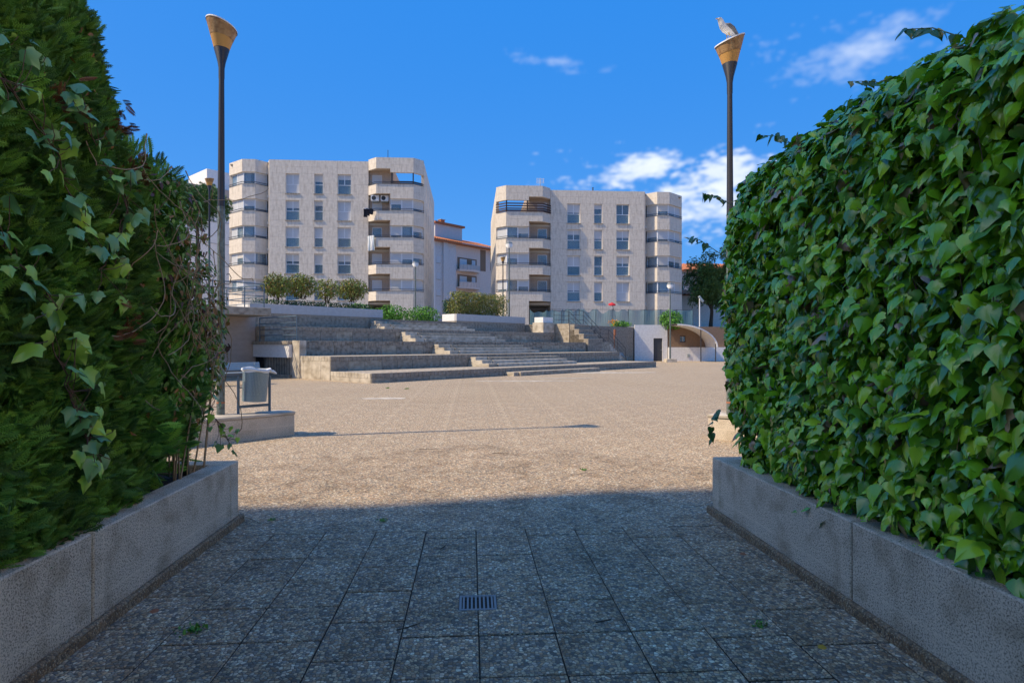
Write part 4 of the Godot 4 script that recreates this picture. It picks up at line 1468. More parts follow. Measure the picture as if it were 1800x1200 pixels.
func cone_lamp(label: String, at: Vector3, high: float, tilt: float, turn: float) -> Node3D:
	# tapering pole with a funnel-shaped amber shade cut off at a slant
	var l := thing("street_lamp", label, "lamp", at, turn, "lamp posts with funnel shades")
	var s := Shape.new()
	var neck := high - 0.72
	s.tube([Vector3.ZERO, Vector3(0, neck * 0.6, 0)], [0.062, 0.056], 14)
	put(l, "lower_pole", s.mesh(), M.pole_green)
	for y in [0.18, 0.98]:
		var c := Shape.new()
		c.tube([Vector3(0, y, 0), Vector3(0, y + 0.025, 0)], [0.0645], 14)
		put(l, "band", c.mesh(), M.terracotta)
	s = Shape.new()
	s.tube([Vector3(0, neck * 0.6, 0), Vector3(0, neck * 0.605, 0), Vector3(0, neck, 0)], [0.058, 0.054, 0.04], 14)
	put(l, "upper_pole", s.mesh(), M.pole_dark)
	s = Shape.new()
	s.tube([Vector3(0, neck - 0.18, 0), Vector3(0, neck - 0.16, 0), Vector3(0, neck, 0), Vector3(0, neck + 0.1, 0), Vector3(0, neck + 0.31, 0)], [0.041, 0.045, 0.046, 0.062, 0.118], 18)
	put(l, "neck", s.mesh(), M.pole_dark)
	# shade: rings whose rim is slanted
	var base := neck + 0.311
	var rows := [[0.0, 0.116, 0.15], [0.17, 0.165, 0.55], [0.171, 0.168, 0.55], [0.38, 0.232, 1.0]]
	var parts := [["shade_band", "lower_shade", 0, 1], ["shade_amber", "lamp_shade", 2, 3]]
	for p in parts:
		s = Shape.new()
		var n := 28
		for i in n:
			var q: Array[Vector3] = []
			var nn: Array[Vector3] = []
			for e in [[p[2], i], [p[2], i + 1], [p[3], i + 1], [p[3], i]]:
				var a: float = TAU * e[1] / n
				var row: Array = rows[e[0]]
				q.append(Vector3(cos(a) * row[1], base + row[0] + tilt * row[2] * cos(a) * row[1], sin(a) * row[1]))
				nn.append(Vector3(cos(a), -0.3, sin(a)).normalized())
			s.tri(q[0], q[1], q[2], nn[0], nn[1], nn[2])
			s.tri(q[0], q[2], q[3], nn[0], nn[2], nn[3])
		put(l, p[1], s.mesh(), M[p[0]])
	s = Shape.new()
	for i in 28:
		var a := TAU * i / 28
		var b := TAU * (i + 1) / 28
		var pa := Vector3(cos(a) * 0.234, base + 0.382 + tilt * cos(a) * 0.232, sin(a) * 0.234)
		var pb := Vector3(cos(b) * 0.234, base + 0.382 + tilt * cos(b) * 0.232, sin(b) * 0.234)
		s.flat(Vector3(0, base + 0.41, 0), pa, pb, Vector3.UP)
		s.quad(pa, pb, pb - Vector3(0, 0.02, 0), pa - Vector3(0, 0.02, 0), pa - Vector3(0, pa.y, 0))
	put(l, "lid", s.mesh(), M.lamp_white)
	return l


func globe_lamp(label: String, at: Vector3, high: float) -> void:
	var l := thing("globe_lamp", label, "lamp", at, 0, "lamp posts with round heads")
	var s := Shape.new()
	s.tube([Vector3.ZERO, Vector3(0, high * 0.4, 0), Vector3(0, high - 0.45, 0)], [0.075, 0.06, 0.05], 10)
	put(l, "pole", s.mesh(), M.pole_green)
	s = Shape.new()
	s.tube([Vector3(0, high - 0.45, 0), Vector3(0, high - 0.38, 0), Vector3(0, high - 0.25, 0), Vector3(0, high - 0.12, 0), Vector3(0, high - 0.03, 0)], [0.09, 0.2, 0.29, 0.28, 0.2], 18)
	s.smooth()
	put(l, "globe", s.mesh(), M.lamp_white)
	s = Shape.new()
	s.tube([Vector3(0, high - 0.08, 0), Vector3(0, high - 0.02, 0), Vector3(0, high + 0.05, 0), Vector3(0, high + 0.08, 0)], [0.30, 0.27, 0.15, 0.02], 18)
	put(l, "cap", s.mesh(), M.galvanised)


func make_lamps() -> void:
	cone_lamp("tall lamp with an amber funnel shade beside the litter bin", Vector3(-4.0, 0.385, -10.12), 6.27, -0.35, 0.5)
	cone_lamp("tall lamp with an amber funnel shade and a seagull on top", Vector3(4.16, 0.385, -9.62), 6.05, 0.45, 0.3)
	cone_lamp("far lamp with an amber funnel shade in front of the pine", Vector3(-14.06, 3.22, -34.0), 7.25, 0.1, 0.4)
	cone_lamp("slim far lamp with an amber funnel shade before the lower block", Vector3(2.74, 3.12, -52.9), 6.0, 0.15, 0.2)
	globe_lamp("round-headed lamp in front of the lower block's balconies", Vector3(3.09, 3.12, -49.9), 6.7)
	globe_lamp("round-headed lamp at the corner of the taller block", Vector3(-4.98, 3.12, -55.45), 5.8)
	globe_lamp("round-headed lamp on a concrete foot before the white wall", Vector3(17.46, 0.28, -52.9), 6.6)
	var f := thing("lamp_foot", "square concrete foot of the lamp before the white wall", "lamp foot", Vector3(17.46, 0, -52.9))
	box_part(f, "block", Vector3(-0.45, -0.05, -0.45), Vector3(0.45, 0.28, 0.45), M.concrete_pale, 0.02)
	var fl := thing("floodlight", "thin white post with a tilted floodlight above the shelter", "floodlight", Vector3(23.0, 3.12, -60.5))
	var s := Shape.new()
	s.tube([Vector3.ZERO, Vector3(0, 3.1, 0)], [0.06], 8)
	put(fl, "post", s.mesh(), M.frame_white)
	s = Shape.new()
	s.box(Vector3(-0.15, -0.1, -0.1), Vector3(0.55, 0.12, 0.12), 0.02, Transform3D(Basis(Vector3(0, 0, 1), -0.9), Vector3(0.0, 3.15, 0)))
	put(fl, "head", s.mesh(), M.galvanised)
	s = Shape.new()
	s.tube([Vector3(0, 0, 0), Vector3(0, 0.25, 0)], [0.28, 0.07], 8)
	put(fl, "foot", s.mesh(), M.frame_white)


func make_bin() -> void:
	# perforated steel basket hung between two posts, lined with a white bag
	var b := thing("litter_bin", "grey perforated steel litter bin with a white bag on the low wall", "bin", Vector3(-3.58, 0.385, -10.42), PI / 4)
	for sx in [-1.0, 1.0]:
		var s := Shape.new()
		s.tube([Vector3(0.265 * sx, 0, 0), Vector3(0.265 * sx, 0.60, 0)], [0.022], 10)
		put(b, "post", s.mesh(), M.steel_blue)
		s = Shape.new()
		s.tube([Vector3(0.265 * sx, 0.42, 0), Vector3(0.205 * sx, 0.42, 0)], [0.012], 6)
		put(b, "pivot", s.mesh(), M.steel_blue)
	var cr := Shape.new()
	cr.bar(Vector3(-0.265, 0.11, 0), Vector3(0.265, 0.11, 0), 0.012, 0.045)
	put(b, "cross_bar", cr.mesh(), M.steel_blue)
	# basket: a lattice of small diamond holes, solid at foot and rim
	var t := Transform3D(Basis(Vector3(0, 0, 1), -0.035) * Basis(Vector3(1, 0, 0), 0.05), Vector3(0, 0.19, 0))
	var s := Shape.new()
	var n := 54
	var rows := 22
	var y0 := 0.11
	var y1 := 0.50
	var at := func(i: float, y: float) -> Vector3:
		var a := TAU * i / n
		var r := 0.188 + 0.018 * y / 0.53
		return t * Vector3(cos(a) * r, y, sin(a) * r)
	for i in n:
		for j in rows:
			var ya := lerpf(y0, y1, float(j) / rows)
			var yb := lerpf(y0, y1, float(j + 1) / rows)
			var ym := (ya + yb) / 2
			var a := TAU * (i + 0.5) / n
			var out := t.basis * Vector3(cos(a), 0, sin(a))
			var p: Array[Vector3] = [at.call(i, ya), at.call(i + 1, ya), at.call(i + 1, yb), at.call(i, yb)]
			var h: Array[Vector3] = [at.call(i + 0.5, ya + 0.0048), at.call(i + 0.7, ym), at.call(i + 0.5, yb - 0.0048), at.call(i + 0.3, ym)]
			s.flat(p[0], h[0], h[3], out)
			s.flat(p[0], p[1], h[0], out)
			s.flat(p[1], h[1], h[0], out)
			s.flat(p[1], p[2], h[1], out)
			s.flat(p[2], h[2], h[1], out)
			s.flat(p[2], p[3], h[2], out)
			s.flat(p[3], h[3], h[2], out)
			s.flat(p[3], p[0], h[3], out)
		for e in [[0.0, y0], [y1, 0.535]]:
			var a := TAU * (i + 0.5) / n
			s.quad(at.call(i, e[0]), at.call(i + 1, e[0]), at.call(i + 1, e[1]), at.call(i, e[1]), t.basis * Vector3(cos(a), 0, sin(a)))
	for i in n:
		s.flat(t * Vector3(0, 0.004, 0), at.call(i, 0.004), at.call(i + 1, 0.004), Vector3.DOWN)
	var basket := put(b, "basket", s.mesh(), M.bin_steel)
	# bag folded over the rim, and its knot
	var g := Shape.new()
	rng.seed = 8
	var ring := []
	var rad := []
	for i in 41:
		var a := TAU * i / 40
		var k := 0.215 + 0.008 * sin(a * 5.0) + 0.005 * sin(a * 11.0 + 1.0)
		ring.append(t * Vector3(cos(a) * k, 0.52 + 0.012 * sin(a * 3.0 + 0.5), sin(a) * k))
		rad.append(0.019 + 0.004 * sin(a * 7.0))
	g.tube(ring, rad, 8, false)
	for i in 40:
		var a := TAU * i / 40
		var a2 := TAU * (i + 1) / 40
		var k := 0.214
		g.quad(t * Vector3(cos(a) * k, 0.53, sin(a) * k), t * Vector3(cos(a2) * k, 0.53, sin(a2) * k), t * Vector3(cos(a2) * (k + 0.004), 0.485 + 0.012 * sin(a2 * 4.0), sin(a2) * (k + 0.004)), t * Vector3(cos(a) * (k + 0.004), 0.485 + 0.012 * sin(a * 4.0), sin(a) * (k + 0.004)), Vector3(cos(a), 0, sin(a)))
		g.quad(t * Vector3(cos(a) * 0.19, 0.53, sin(a) * 0.19), t * Vector3(cos(a2) * 0.19, 0.53, sin(a2) * 0.19), t * Vector3(cos(a2) * 0.17, 0.08, sin(a2) * 0.17), t * Vector3(cos(a) * 0.17, 0.08, sin(a) * 0.17), Vector3(-cos(a), 0, -sin(a)))
	g.tube([t * Vector3(0.2, 0.5, 0.07), t * Vector3(0.25, 0.49, 0.09), t * Vector3(0.31, 0.46, 0.1)], [0.025, 0.03, 0.012], 8)
	put(b, "bag", g.mesh(), M.bag)
	basket.set_meta("label", "perforated pale blue-grey steel basket")


func make_benches() -> void:
	var spots := [[Vector3(-8.75, 0, -23.7), PI / 4, "pale metal bench standing before the pavilion"], [Vector3(13.2, 0, -53.6), PI / 4, "pale metal bench at the foot of the side stair"]]
	for q in spots:
		var b := thing("bench", q[2], "bench", q[0], q[1], "metal benches")
		for sx in [-0.8, 0.8]:
			var s := Shape.new()
			s.tube([Vector3(sx, -0.012, 0.22), Vector3(sx, 0.42, 0.2), Vector3(sx, 0.44, -0.2), Vector3(sx, 0.82, -0.32)], [0.022], 8)
			put(b, "leg", s.mesh(), M.galvanised)
			s = Shape.new()
			s.tube([Vector3(sx, 0.43, -0.18), Vector3(sx, -0.012, -0.26)], [0.022], 8)
			put(b, "leg", s.mesh(), M.galvanised)
			s = Shape.new()
			s.tube([Vector3(sx, 0.17, 0.2), Vector3(sx, 0.17, -0.23)], [0.015], 6)
			put(b, "brace", s.mesh(), M.galvanised)
		box_part(b, "seat", Vector3(-1.0, 0.44, -0.2), Vector3(1.0, 0.475, 0.25), M.galvanised, 0.012)
		var s := Shape.new()
		var t := Transform3D(Basis(Vector3(1, 0, 0), -0.3), Vector3(0, 0.55, -0.25))
		for i in 40:
			for j in 5:
				var x := -1.0 + 2.0 * i / 40.0
				var y := 0.06 * j
				s.box(Vector3(x, y, 0), Vector3(x + 0.03, y + 0.06, 0.008), 0.0, t)
				s.box(Vector3(x + 0.03, y, 0), Vector3(x + 0.05, y + 0.03, 0.008), 0.0, t)
		put(b, "backrest", s.mesh(), M.galvanised)


func make_gull() -> void:
	# stands on the lamp's lid, facing left along -x
	var g := thing("seagull", "white and grey seagull standing on the lamp shade", "bird", Vector3(4.12, 6.405, -9.62), 0.25)
	# one body from tail to beak: centre, radius across, radius up
	var spine := [[Vector3(0.225, 0.075, 0), 0.004, 0.004], [Vector3(0.17, 0.10, 0), 0.03, 0.018], [Vector3(0.10, 0.135, 0), 0.052, 0.045], [Vector3(0.03, 0.165, 0), 0.068, 0.066], [Vector3(-0.04, 0.19, 0), 0.07, 0.072], [Vector3(-0.09, 0.225, 0), 0.056, 0.058], [Vector3(-0.112, 0.265, 0), 0.046, 0.042], [Vector3(-0.128, 0.298, 0), 0.043, 0.037], [Vector3(-0.148, 0.318, 0), 0.036, 0.03], [Vector3(-0.17, 0.322, 0), 0.016, 0.017], [Vector3(-0.182, 0.321, 0), 0.008, 0.009]]
	var s := Shape.new()
	s.tube(spine.map(func(k): return k[0]), spine.map(func(k): return k[1]), 14)
	s.smooth()
	put(g, "body", s.mesh(), M.feather_white)
	s = Shape.new()
	s.tube([Vector3(-0.178, 0.321, 0), Vector3(-0.205, 0.318, 0), Vector3(-0.222, 0.306, 0)], [0.009, 0.007, 0.002], 8)
	put(g, "beak", s.mesh(), M.beak)
	for sz in [-1.0, 1.0]:
		s = Shape.new()
		var pts := [Vector3(-0.07, 0.235, 0.05 * sz), Vector3(-0.02, 0.215, 0.072 * sz), Vector3(0.06, 0.175, 0.066 * sz), Vector3(0.14, 0.125, 0.04 * sz), Vector3(0.24, 0.07, 0.012 * sz), Vector3(0.275, 0.05, 0.004 * sz)]
		s.tube(pts, [0.008, 0.03, 0.036, 0.028, 0.012, 0.002], 10)
		s.smooth()
		put(g, "wing", s.mesh(), M.feather_grey)
		s = Shape.new()
		s.tube([Vector3(0.01, 0.11, 0.028 * sz), Vector3(0.015, 0.055, 0.028 * sz), Vector3(0.005, 0.0, 0.028 * sz)], [0.009, 0.005, 0.005], 6)
		for k in 3:
			s.tube([Vector3(0.005, 0.003, 0.028 * sz), Vector3(-0.035, 0.002, 0.028 * sz + 0.014 * (k - 1))], [0.004, 0.003], 5)
		put(g, "leg", s.mesh(), M.beak)
		s = Shape.new()
		s.tube([Vector3(-0.152, 0.33, 0.026 * sz), Vector3(-0.152, 0.33, 0.0305 * sz)], [0.0045], 6)
		put(g, "eye", s.mesh(), M.frame_dark)


func make_fence() -> void:
	# posts and torn netting along the upper edge, in front of the lower block
	var f := thing("net_fence", "fence of torn blue-green netting above the white wall", "fence", Vector3(5.5, 3.12, -57.3))
	rng.seed = 12
	var n := 10
	var w := 1.56
	for i in n + 1:
		var s := Shape.new()
		s.tube([Vector3(w * i, 0, 0), Vector3(w * i, 1.75, 0)], [0.03], 6)
		put(f, "post", s.mesh(), M.pole_dark)
	for i in n:
		var s := Shape.new()
		var k := 8
		var drop := rng.randf_range(0.05, 0.35) if i < 6 else 0.05
		for j in k:
			var p: Array[Vector3] = []
			for q in [[0, 0], [1, 0], [1, 1], [0, 1]]:
				var t := float(j + q[0]) / k
				var top := 1.7 - drop * sin(PI * t) - (0.12 * sin(t * 9.0 + i) if i < 6 else 0.0)
				p.append(Vector3(w * (i + t), 0.1 if q[1] == 0 else top, 0.035 + 0.05 * sin(t * 7.0 + i * 2.0) * float(q[1])))
			s.quad(p[0], p[1], p[2], p[3], Vector3(0, 0, 1))
		put(f, "net_panel", s.mesh(), M.netting)
	var r := Shape.new()
	r.tube([Vector3(0, 1.72, 0), Vector3(w * n, 1.72, 0)], [0.018], 5)
	put(f, "top_rail", r.mesh(), M.pole_dark)
	var p := thing("parasol", "small tilted red parasol behind the netting fence", "parasol", Vector3(14.3, 3.12, -59.0))
	var s := Shape.new()
	s.tube([Vector3(0, 0, 0), Vector3(-0.55, 2.2, 0)], [0.025], 6)
	put(p, "pole", s.mesh(), M.pole_dark)
	s = Shape.new()
	var c := Transform3D(Basis(Vector3(1, 0, 0), 0.3), Vector3(-0.6, 2.35, 0))
	for i in 10:
		var a := TAU * i / 10
		var b := TAU * (i + 1) / 10
		s.flat(c * Vector3(0, 0.18, 0), c * Vector3(cos(a) * 0.36, 0, sin(a) * 0.36), c * Vector3(cos(b) * 0.36, 0, sin(b) * 0.36), c.basis.y)
		s.quad(c * Vector3(cos(a) * 0.36, 0, sin(a) * 0.36), c * Vector3(cos(b) * 0.36, 0, sin(b) * 0.36), c * Vector3(cos(b) * 0.37, -0.1, sin(b) * 0.37), c * Vector3(cos(a) * 0.37, -0.1, sin(a) * 0.37), Vector3(cos(a), 0, sin(a)))
	put(p, "canopy", s.mesh(), M.red_cloth)
	var h := thing("hydrant_sign", "small red box on a pipe against the grey wall by the stair", "fire box", Vector3(12.4, 0, -52.6), PI / 4)
	var hs := Shape.new()
	hs.tube([Vector3(0, -0.012, 0), Vector3(0, 2.6, 0)], [0.04], 8)
	put(h, "pipe", hs.mesh(), M.terracotta)
	box_part(h, "box", Vector3(-0.14, 2.3, 0.03), Vector3(0.14, 2.85, 0.12), M.terracotta, 0.01)


var leaf_ovate: ArrayMesh
var leaf_lobed: ArrayMesh
var leaf_small: ArrayMesh
var frond: ArrayMesh
var tuft: ArrayMesh


func leaf_mesh(half: Array, ribs: Array, fold: float, curl: float) -> ArrayMesh:
	# half: outline points of the right half from base to tip; ribs: midrib points; hangs along -y, faces +z
	var s := Shape.new()
	var lift := func(p: Vector2) -> Vector3: return Vector3(p.x, p.y, -absf(p.x) * fold - curl * p.y * p.y + 0.04 * sin(p.x * 9.0 + p.y * 5.0))
	for side in [-1.0, 1.0]:
		var r := 0
		for i in half.size() - 1:
			var a: Vector2 = half[i] * Vector2(side, 1)
			var b: Vector2 = half[i + 1] * Vector2(side, 1)
			var m: Vector2 = ribs[mini(r, ribs.size() - 1)]
			s.flat(lift.call(m), lift.call(a), lift.call(b), Vector3(0, 0, 1))
			while r < ribs.size() - 1 and (ribs[r + 1] as Vector2).y >= b.y + 0.05:
				s.flat(lift.call(ribs[r]), lift.call(b), lift.call(ribs[r + 1]), Vector3(0, 0, 1))
				r += 1
	s.smooth()
	return s.mesh()


func make_leaf_meshes() -> void:
	var ribs := [Vector2(0, 0), Vector2(0, -0.3), Vector2(0, -0.6), Vector2(0, -0.82)]
	leaf_ovate = leaf_mesh([Vector2(0, 0.0), Vector2(0.12, 0.13), Vector2(0.33, 0.13), Vector2(0.46, -0.06), Vector2(0.41, -0.28), Vector2(0.25, -0.55), Vector2(0.1, -0.8), Vector2(0, -1.05)], ribs, 0.36, 0.26)
	leaf_lobed = leaf_mesh([Vector2(0, 0.0), Vector2(0.14, 0.15), Vector2(0.36, 0.15), Vector2(0.38, -0.02), Vector2(0.54, -0.22), Vector2(0.34, -0.40), Vector2(0.2, -0.7), Vector2(0, -1)], ribs, 0.45, 0.3)
	leaf_small = leaf_mesh([Vector2(0, 0.0), Vector2(0.22, -0.1), Vector2(0.26, -0.45), Vector2(0, -1)], [Vector2(0, 0), Vector2(0, -0.5)], 0.3, 0.2)
	# flat spray of a cypress: a stem with side twigs, each with twiglets
	var s := Shape.new()
	var blade := func(a: Vector2, b: Vector2, w: float, z: float) -> void:
		var d := (b - a).normalized()
		var o := Vector2(-d.y, d.x) * w
		var m := a.lerp(b, 0.55)
		var p := [Vector3(a.x, a.y, z), Vector3(m.x + o.x, m.y + o.y, z + 0.015), Vector3(b.x, b.y, z - 0.03), Vector3(m.x - o.x, m.y - o.y, z + 0.015)]
		s.flat(p[0], p[1], p[2], Vector3(0, 0, 1))
		s.flat(p[0], p[2], p[3], Vector3(0, 0, 1))
	blade.call(Vector2(0, 0), Vector2(0, 1.0), 0.03, 0.0)
	for i in 7:
		var y := 0.12 + 0.115 * i
		var l := 0.42 * (1.0 - 0.62 * absf(i / 6.0 - 0.25))
		for side in [-1.0, 1.0]:
			var a := Vector2(0, y + 0.03 * side)
			var e := a + Vector2(side * l * 0.75, l * 0.72)
			blade.call(a, e, 0.035, 0.02 * side)
			for k in [0.35, 0.65]:
				var m := a.lerp(e, k)
				blade.call(m, m + Vector2(side * 0.03, 0.17), 0.026, 0.03 * side)
				blade.call(m, m + Vector2(side * 0.17, 0.02), 0.026, 0.03 * side)
	frond = s.mesh()
	# tuft of pine needles
	s = Shape.new()
	rng.seed = 41
	for i in 16:
		var d := Vector3(rng.randfn(), absf(rng.randfn()) * 0.8 + 0.2, rng.randfn()).normalized()
		var o := d.cross(Vector3(0.3, 0.2, 0.9)).normalized() * 0.07
		s.flat(-o, o, d, d.cross(o))
	tuft = s.mesh()


func rounded(lo: Vector3, hi: Vector3, r: float, p: Vector3) -> Array:
	var q := p.clamp(lo + Vector3.ONE * r, hi - Vector3.ONE * r)
	var n := (p - q).normalized()
	return [q + n * r, n]


func shell(lo: Vector3, hi: Vector3, r: float, grid: float, f: Callable) -> Shape:
	# a closed rounded box as a surface, each point pushed by f
	var s := Shape.new()
	for axis in 3:
		var a := (axis + 1) % 3
		var b := (axis + 2) % 3
		for side in [0, 1]:
			var na := int(ceil((hi[a] - lo[a]) / grid))
			var nb := int(ceil((hi[b] - lo[b]) / grid))
			for i in na:
				for j in nb:
					var k: Array[Vector3] = []
					var out := Vector3.ZERO
					for q in [[0, 0], [1, 0], [1, 1], [0, 1]]:
						var p := Vector3.ZERO
						p[axis] = hi[axis] if side == 1 else lo[axis]
						p[a] = lerpf(lo[a], hi[a], float(i + q[0]) / na)
						p[b] = lerpf(lo[b], hi[b], float(j + q[1]) / nb)
						var e := rounded(lo, hi, r, p)
						k.append(f.call(e[0], e[1]))
						out += e[1]
					s.quad(k[0], k[1], k[2], k[3], out)
	return s


func leaf_at(p: Vector3, n: Vector3, size: float, r: RandomNumberGenerator, droop: float, spread: float) -> Transform3D:
	var z := (n + Vector3(0, droop, 0) + Vector3(r.randfn(), r.randfn(), r.randfn()) * spread).normalized()
	var down := Vector3(r.randfn() * 0.35, -1.0, r.randfn() * 0.35)
	down = (down - z * z.dot(down)).normalized()
	var y := -down
	return Transform3D(Basis(y.cross(z), y, z) * Basis.from_scale(Vector3(size * r.randf_range(0.85, 1.15), size, size)), p)


func make_ivy_hedge() -> void:
	var h := thing("ivy_hedge", "tall hedge of glossy broad green ivy leaves on the planter", "hedge", Vector3(2.15, 0.43, -2.0))
	var lo := Vector3(0.02, -0.6, -3.42)
	var hi := Vector3(1.35, 2.62, 4.2)
	var rad := 0.55
	var f := FastNoiseLite.new()
	f.seed = 4
	f.frequency = 0.9
	var g := FastNoiseLite.new()
	g.seed = 6
	g.frequency = 2.6
	var bulge := func(p: Vector3, n: Vector3) -> Vector3:
		# the face leans in at its foot and swells above it; the top sinks a little towards the far end
		var q := p + n * (0.08 * f.get_noise_3dv(p) + 0.05 * g.get_noise_3dv(p))
		q.x += 0.09 * smoothstep(0.9, 0.0, p.y)
		q.z += 0.16 * smoothstep(0.75, 0.0, p.y) * smoothstep(-2.4, -3.4, p.z)
		return q
	var core := shell(lo + Vector3(0.22, 0.55, 0.22), hi - Vector3(0.14, 0.14, 0.14), rad - 0.22, 0.2, func(p: Vector3, n: Vector3) -> Vector3: return bulge.call(p, n))
	put(h, "inner_growth", core.mesh(), M.inner_green)
	var r := RandomNumberGenerator.new()
	r.seed = 17
	var greens := [Color(0.15, 0.37, 0.018), Color(0.19, 0.45, 0.018), Color(0.23, 0.50, 0.02), Color(0.12, 0.32, 0.05), Color(0.30, 0.56, 0.022), Color(0.09, 0.23, 0.018)]
	var list := []
	var faces := [[0, 0, 23000], [2, 0, 6000], [1, 1, 6400]]
	for fc in faces:
		for i in fc[2]:
			var p := Vector3(r.randf_range(lo.x, hi.x), r.randf_range(lo.y, hi.y), r.randf_range(lo.z, hi.z))
			if fc[0] != 2 and r.randf() < 0.72:
				p.z = r.randf_range(lo.z, 0.6)
			p[fc[0]] = hi[fc[0]] if fc[1] == 1 else lo[fc[0]]
			var e := rounded(lo, hi, rad, p)
			var n: Vector3 = e[1]
			var depth := r.randf_range(-0.2, 0.06)
			var q: Vector3 = bulge.call(e[0], n) + n * depth
			if q.y < -0.03 or (depth > -0.09 and g.get_noise_3dv(q * 1.7) < -0.22):
				continue
			var size := lerpf(0.038, 0.118, pow(r.randf(), 1.2))
			if r.randf() < 0.05:
				size *= 1.25
			var k: Color = greens[r.randi() % greens.size()] * r.randf_range(0.8, 1.2)
			if r.randf() < 0.13:
				k = Color(0.36, 0.56, 0.03) * r.randf_range(0.8, 1.25)
			elif r.randf() < 0.05:
				k = Color(0.36, 0.25, 0.12) * r.randf_range(0.6, 1.2)
			k.a = 1.0
			var w := q + h.position
			list.append([size / maxf(0.4, w.distance_to(Vector3(0, 1.5, 0))) + depth * 0.1 + (0.0 if w.z < -1.9 else -1.0), leaf_at(q, n, size, r, 0.55, 0.55), k, r.randf() < 0.42])
	# runners over the face
	for i in 44:
		var st := Shape.new()
		var z := r.randf_range(-3.2, 0.4)
		var p := Vector3(0.05, r.randf_range(0.1, 1.6), z)
		var pts := []
		for k2 in 9:
			var e := rounded(lo, hi, rad, Vector3(lo.x, clampf(p.y, lo.y, hi.y), p.z))
			pts.append(bulge.call(e[0], e[1]) + (e[1] as Vector3) * r.randf_range(-0.05, 0.035))
			p += Vector3(0, r.randf_range(0.03, 0.12), r.randfn() * 0.05)
		st.tube(pts, [0.0035, 0.002], 5)
		put(h, "runner", st.mesh(), M.green_stem if i % 3 == 0 else M.vine_stem)
	# shoots that stand out from the outline
	for sp in [Vector3(0.35, 2.62, -2.6), Vector3(0.6, 2.72, -1.8), Vector3(0.12, 2.3, -3.25), Vector3(0.3, 2.6, -0.9), Vector3(0.06, 1.95, -3.5), Vector3(0.1, 0.5, -3.45)]:
		var s := Shape.new()
		var up: Vector3 = sp + Vector3(-0.08, 0.10, -0.10)
		var tip: Vector3 = sp + Vector3(-0.17, 0.14, -0.2)
		if sp.y < 1.0:
			up = sp + Vector3(-0.05, -0.1, -0.02)
			tip = sp + Vector3(-0.07, -0.3, -0.03)
		s.tube([sp + Vector3(0.1, -0.1, 0.1), up, tip], [0.004, 0.003, 0.002], 5)
		put(h, "shoot", s.mesh(), M.green_stem)
		for i in 7:
			var t := (i + 1) / 7.0
			var pt: Vector3 = sp.lerp(up, minf(1.0, t * 2.0)).lerp(tip, maxf(0.0, t * 2.0 - 1.0))
			list.append([0.02, leaf_at(pt, Vector3(-0.6, 0.3, 0.5), r.randf_range(0.05, 0.085), r, 0.2, 0.6), Color(0.05, 0.13, 0.025), false])
	list.sort_custom(func(a, b): return a[0] > b[0])
	for i in 290:
		var m := M.leaf_gloss as StandardMaterial3D
		var key := "ivy%d" % (i % 12)
		if not M.has(key):
			var c := m.duplicate() as StandardMaterial3D
			c.resource_name = key
			c.albedo_color = (list[i][2] as Color).linear_to_srgb()
			M[key] = c
		put(h, "leaf", leaf_lobed if list[i][3] else leaf_ovate, M[key], list[i][1])
	for lobed in [false, true]:
		var sel := list.slice(290).filter(func(e): return e[3] == lobed)
		many(h, "leaves", leaf_lobed if lobed else leaf_ovate, M.leaf_gloss, sel.map(func(e): return e[1]), sel.map(func(e): return e[2]))


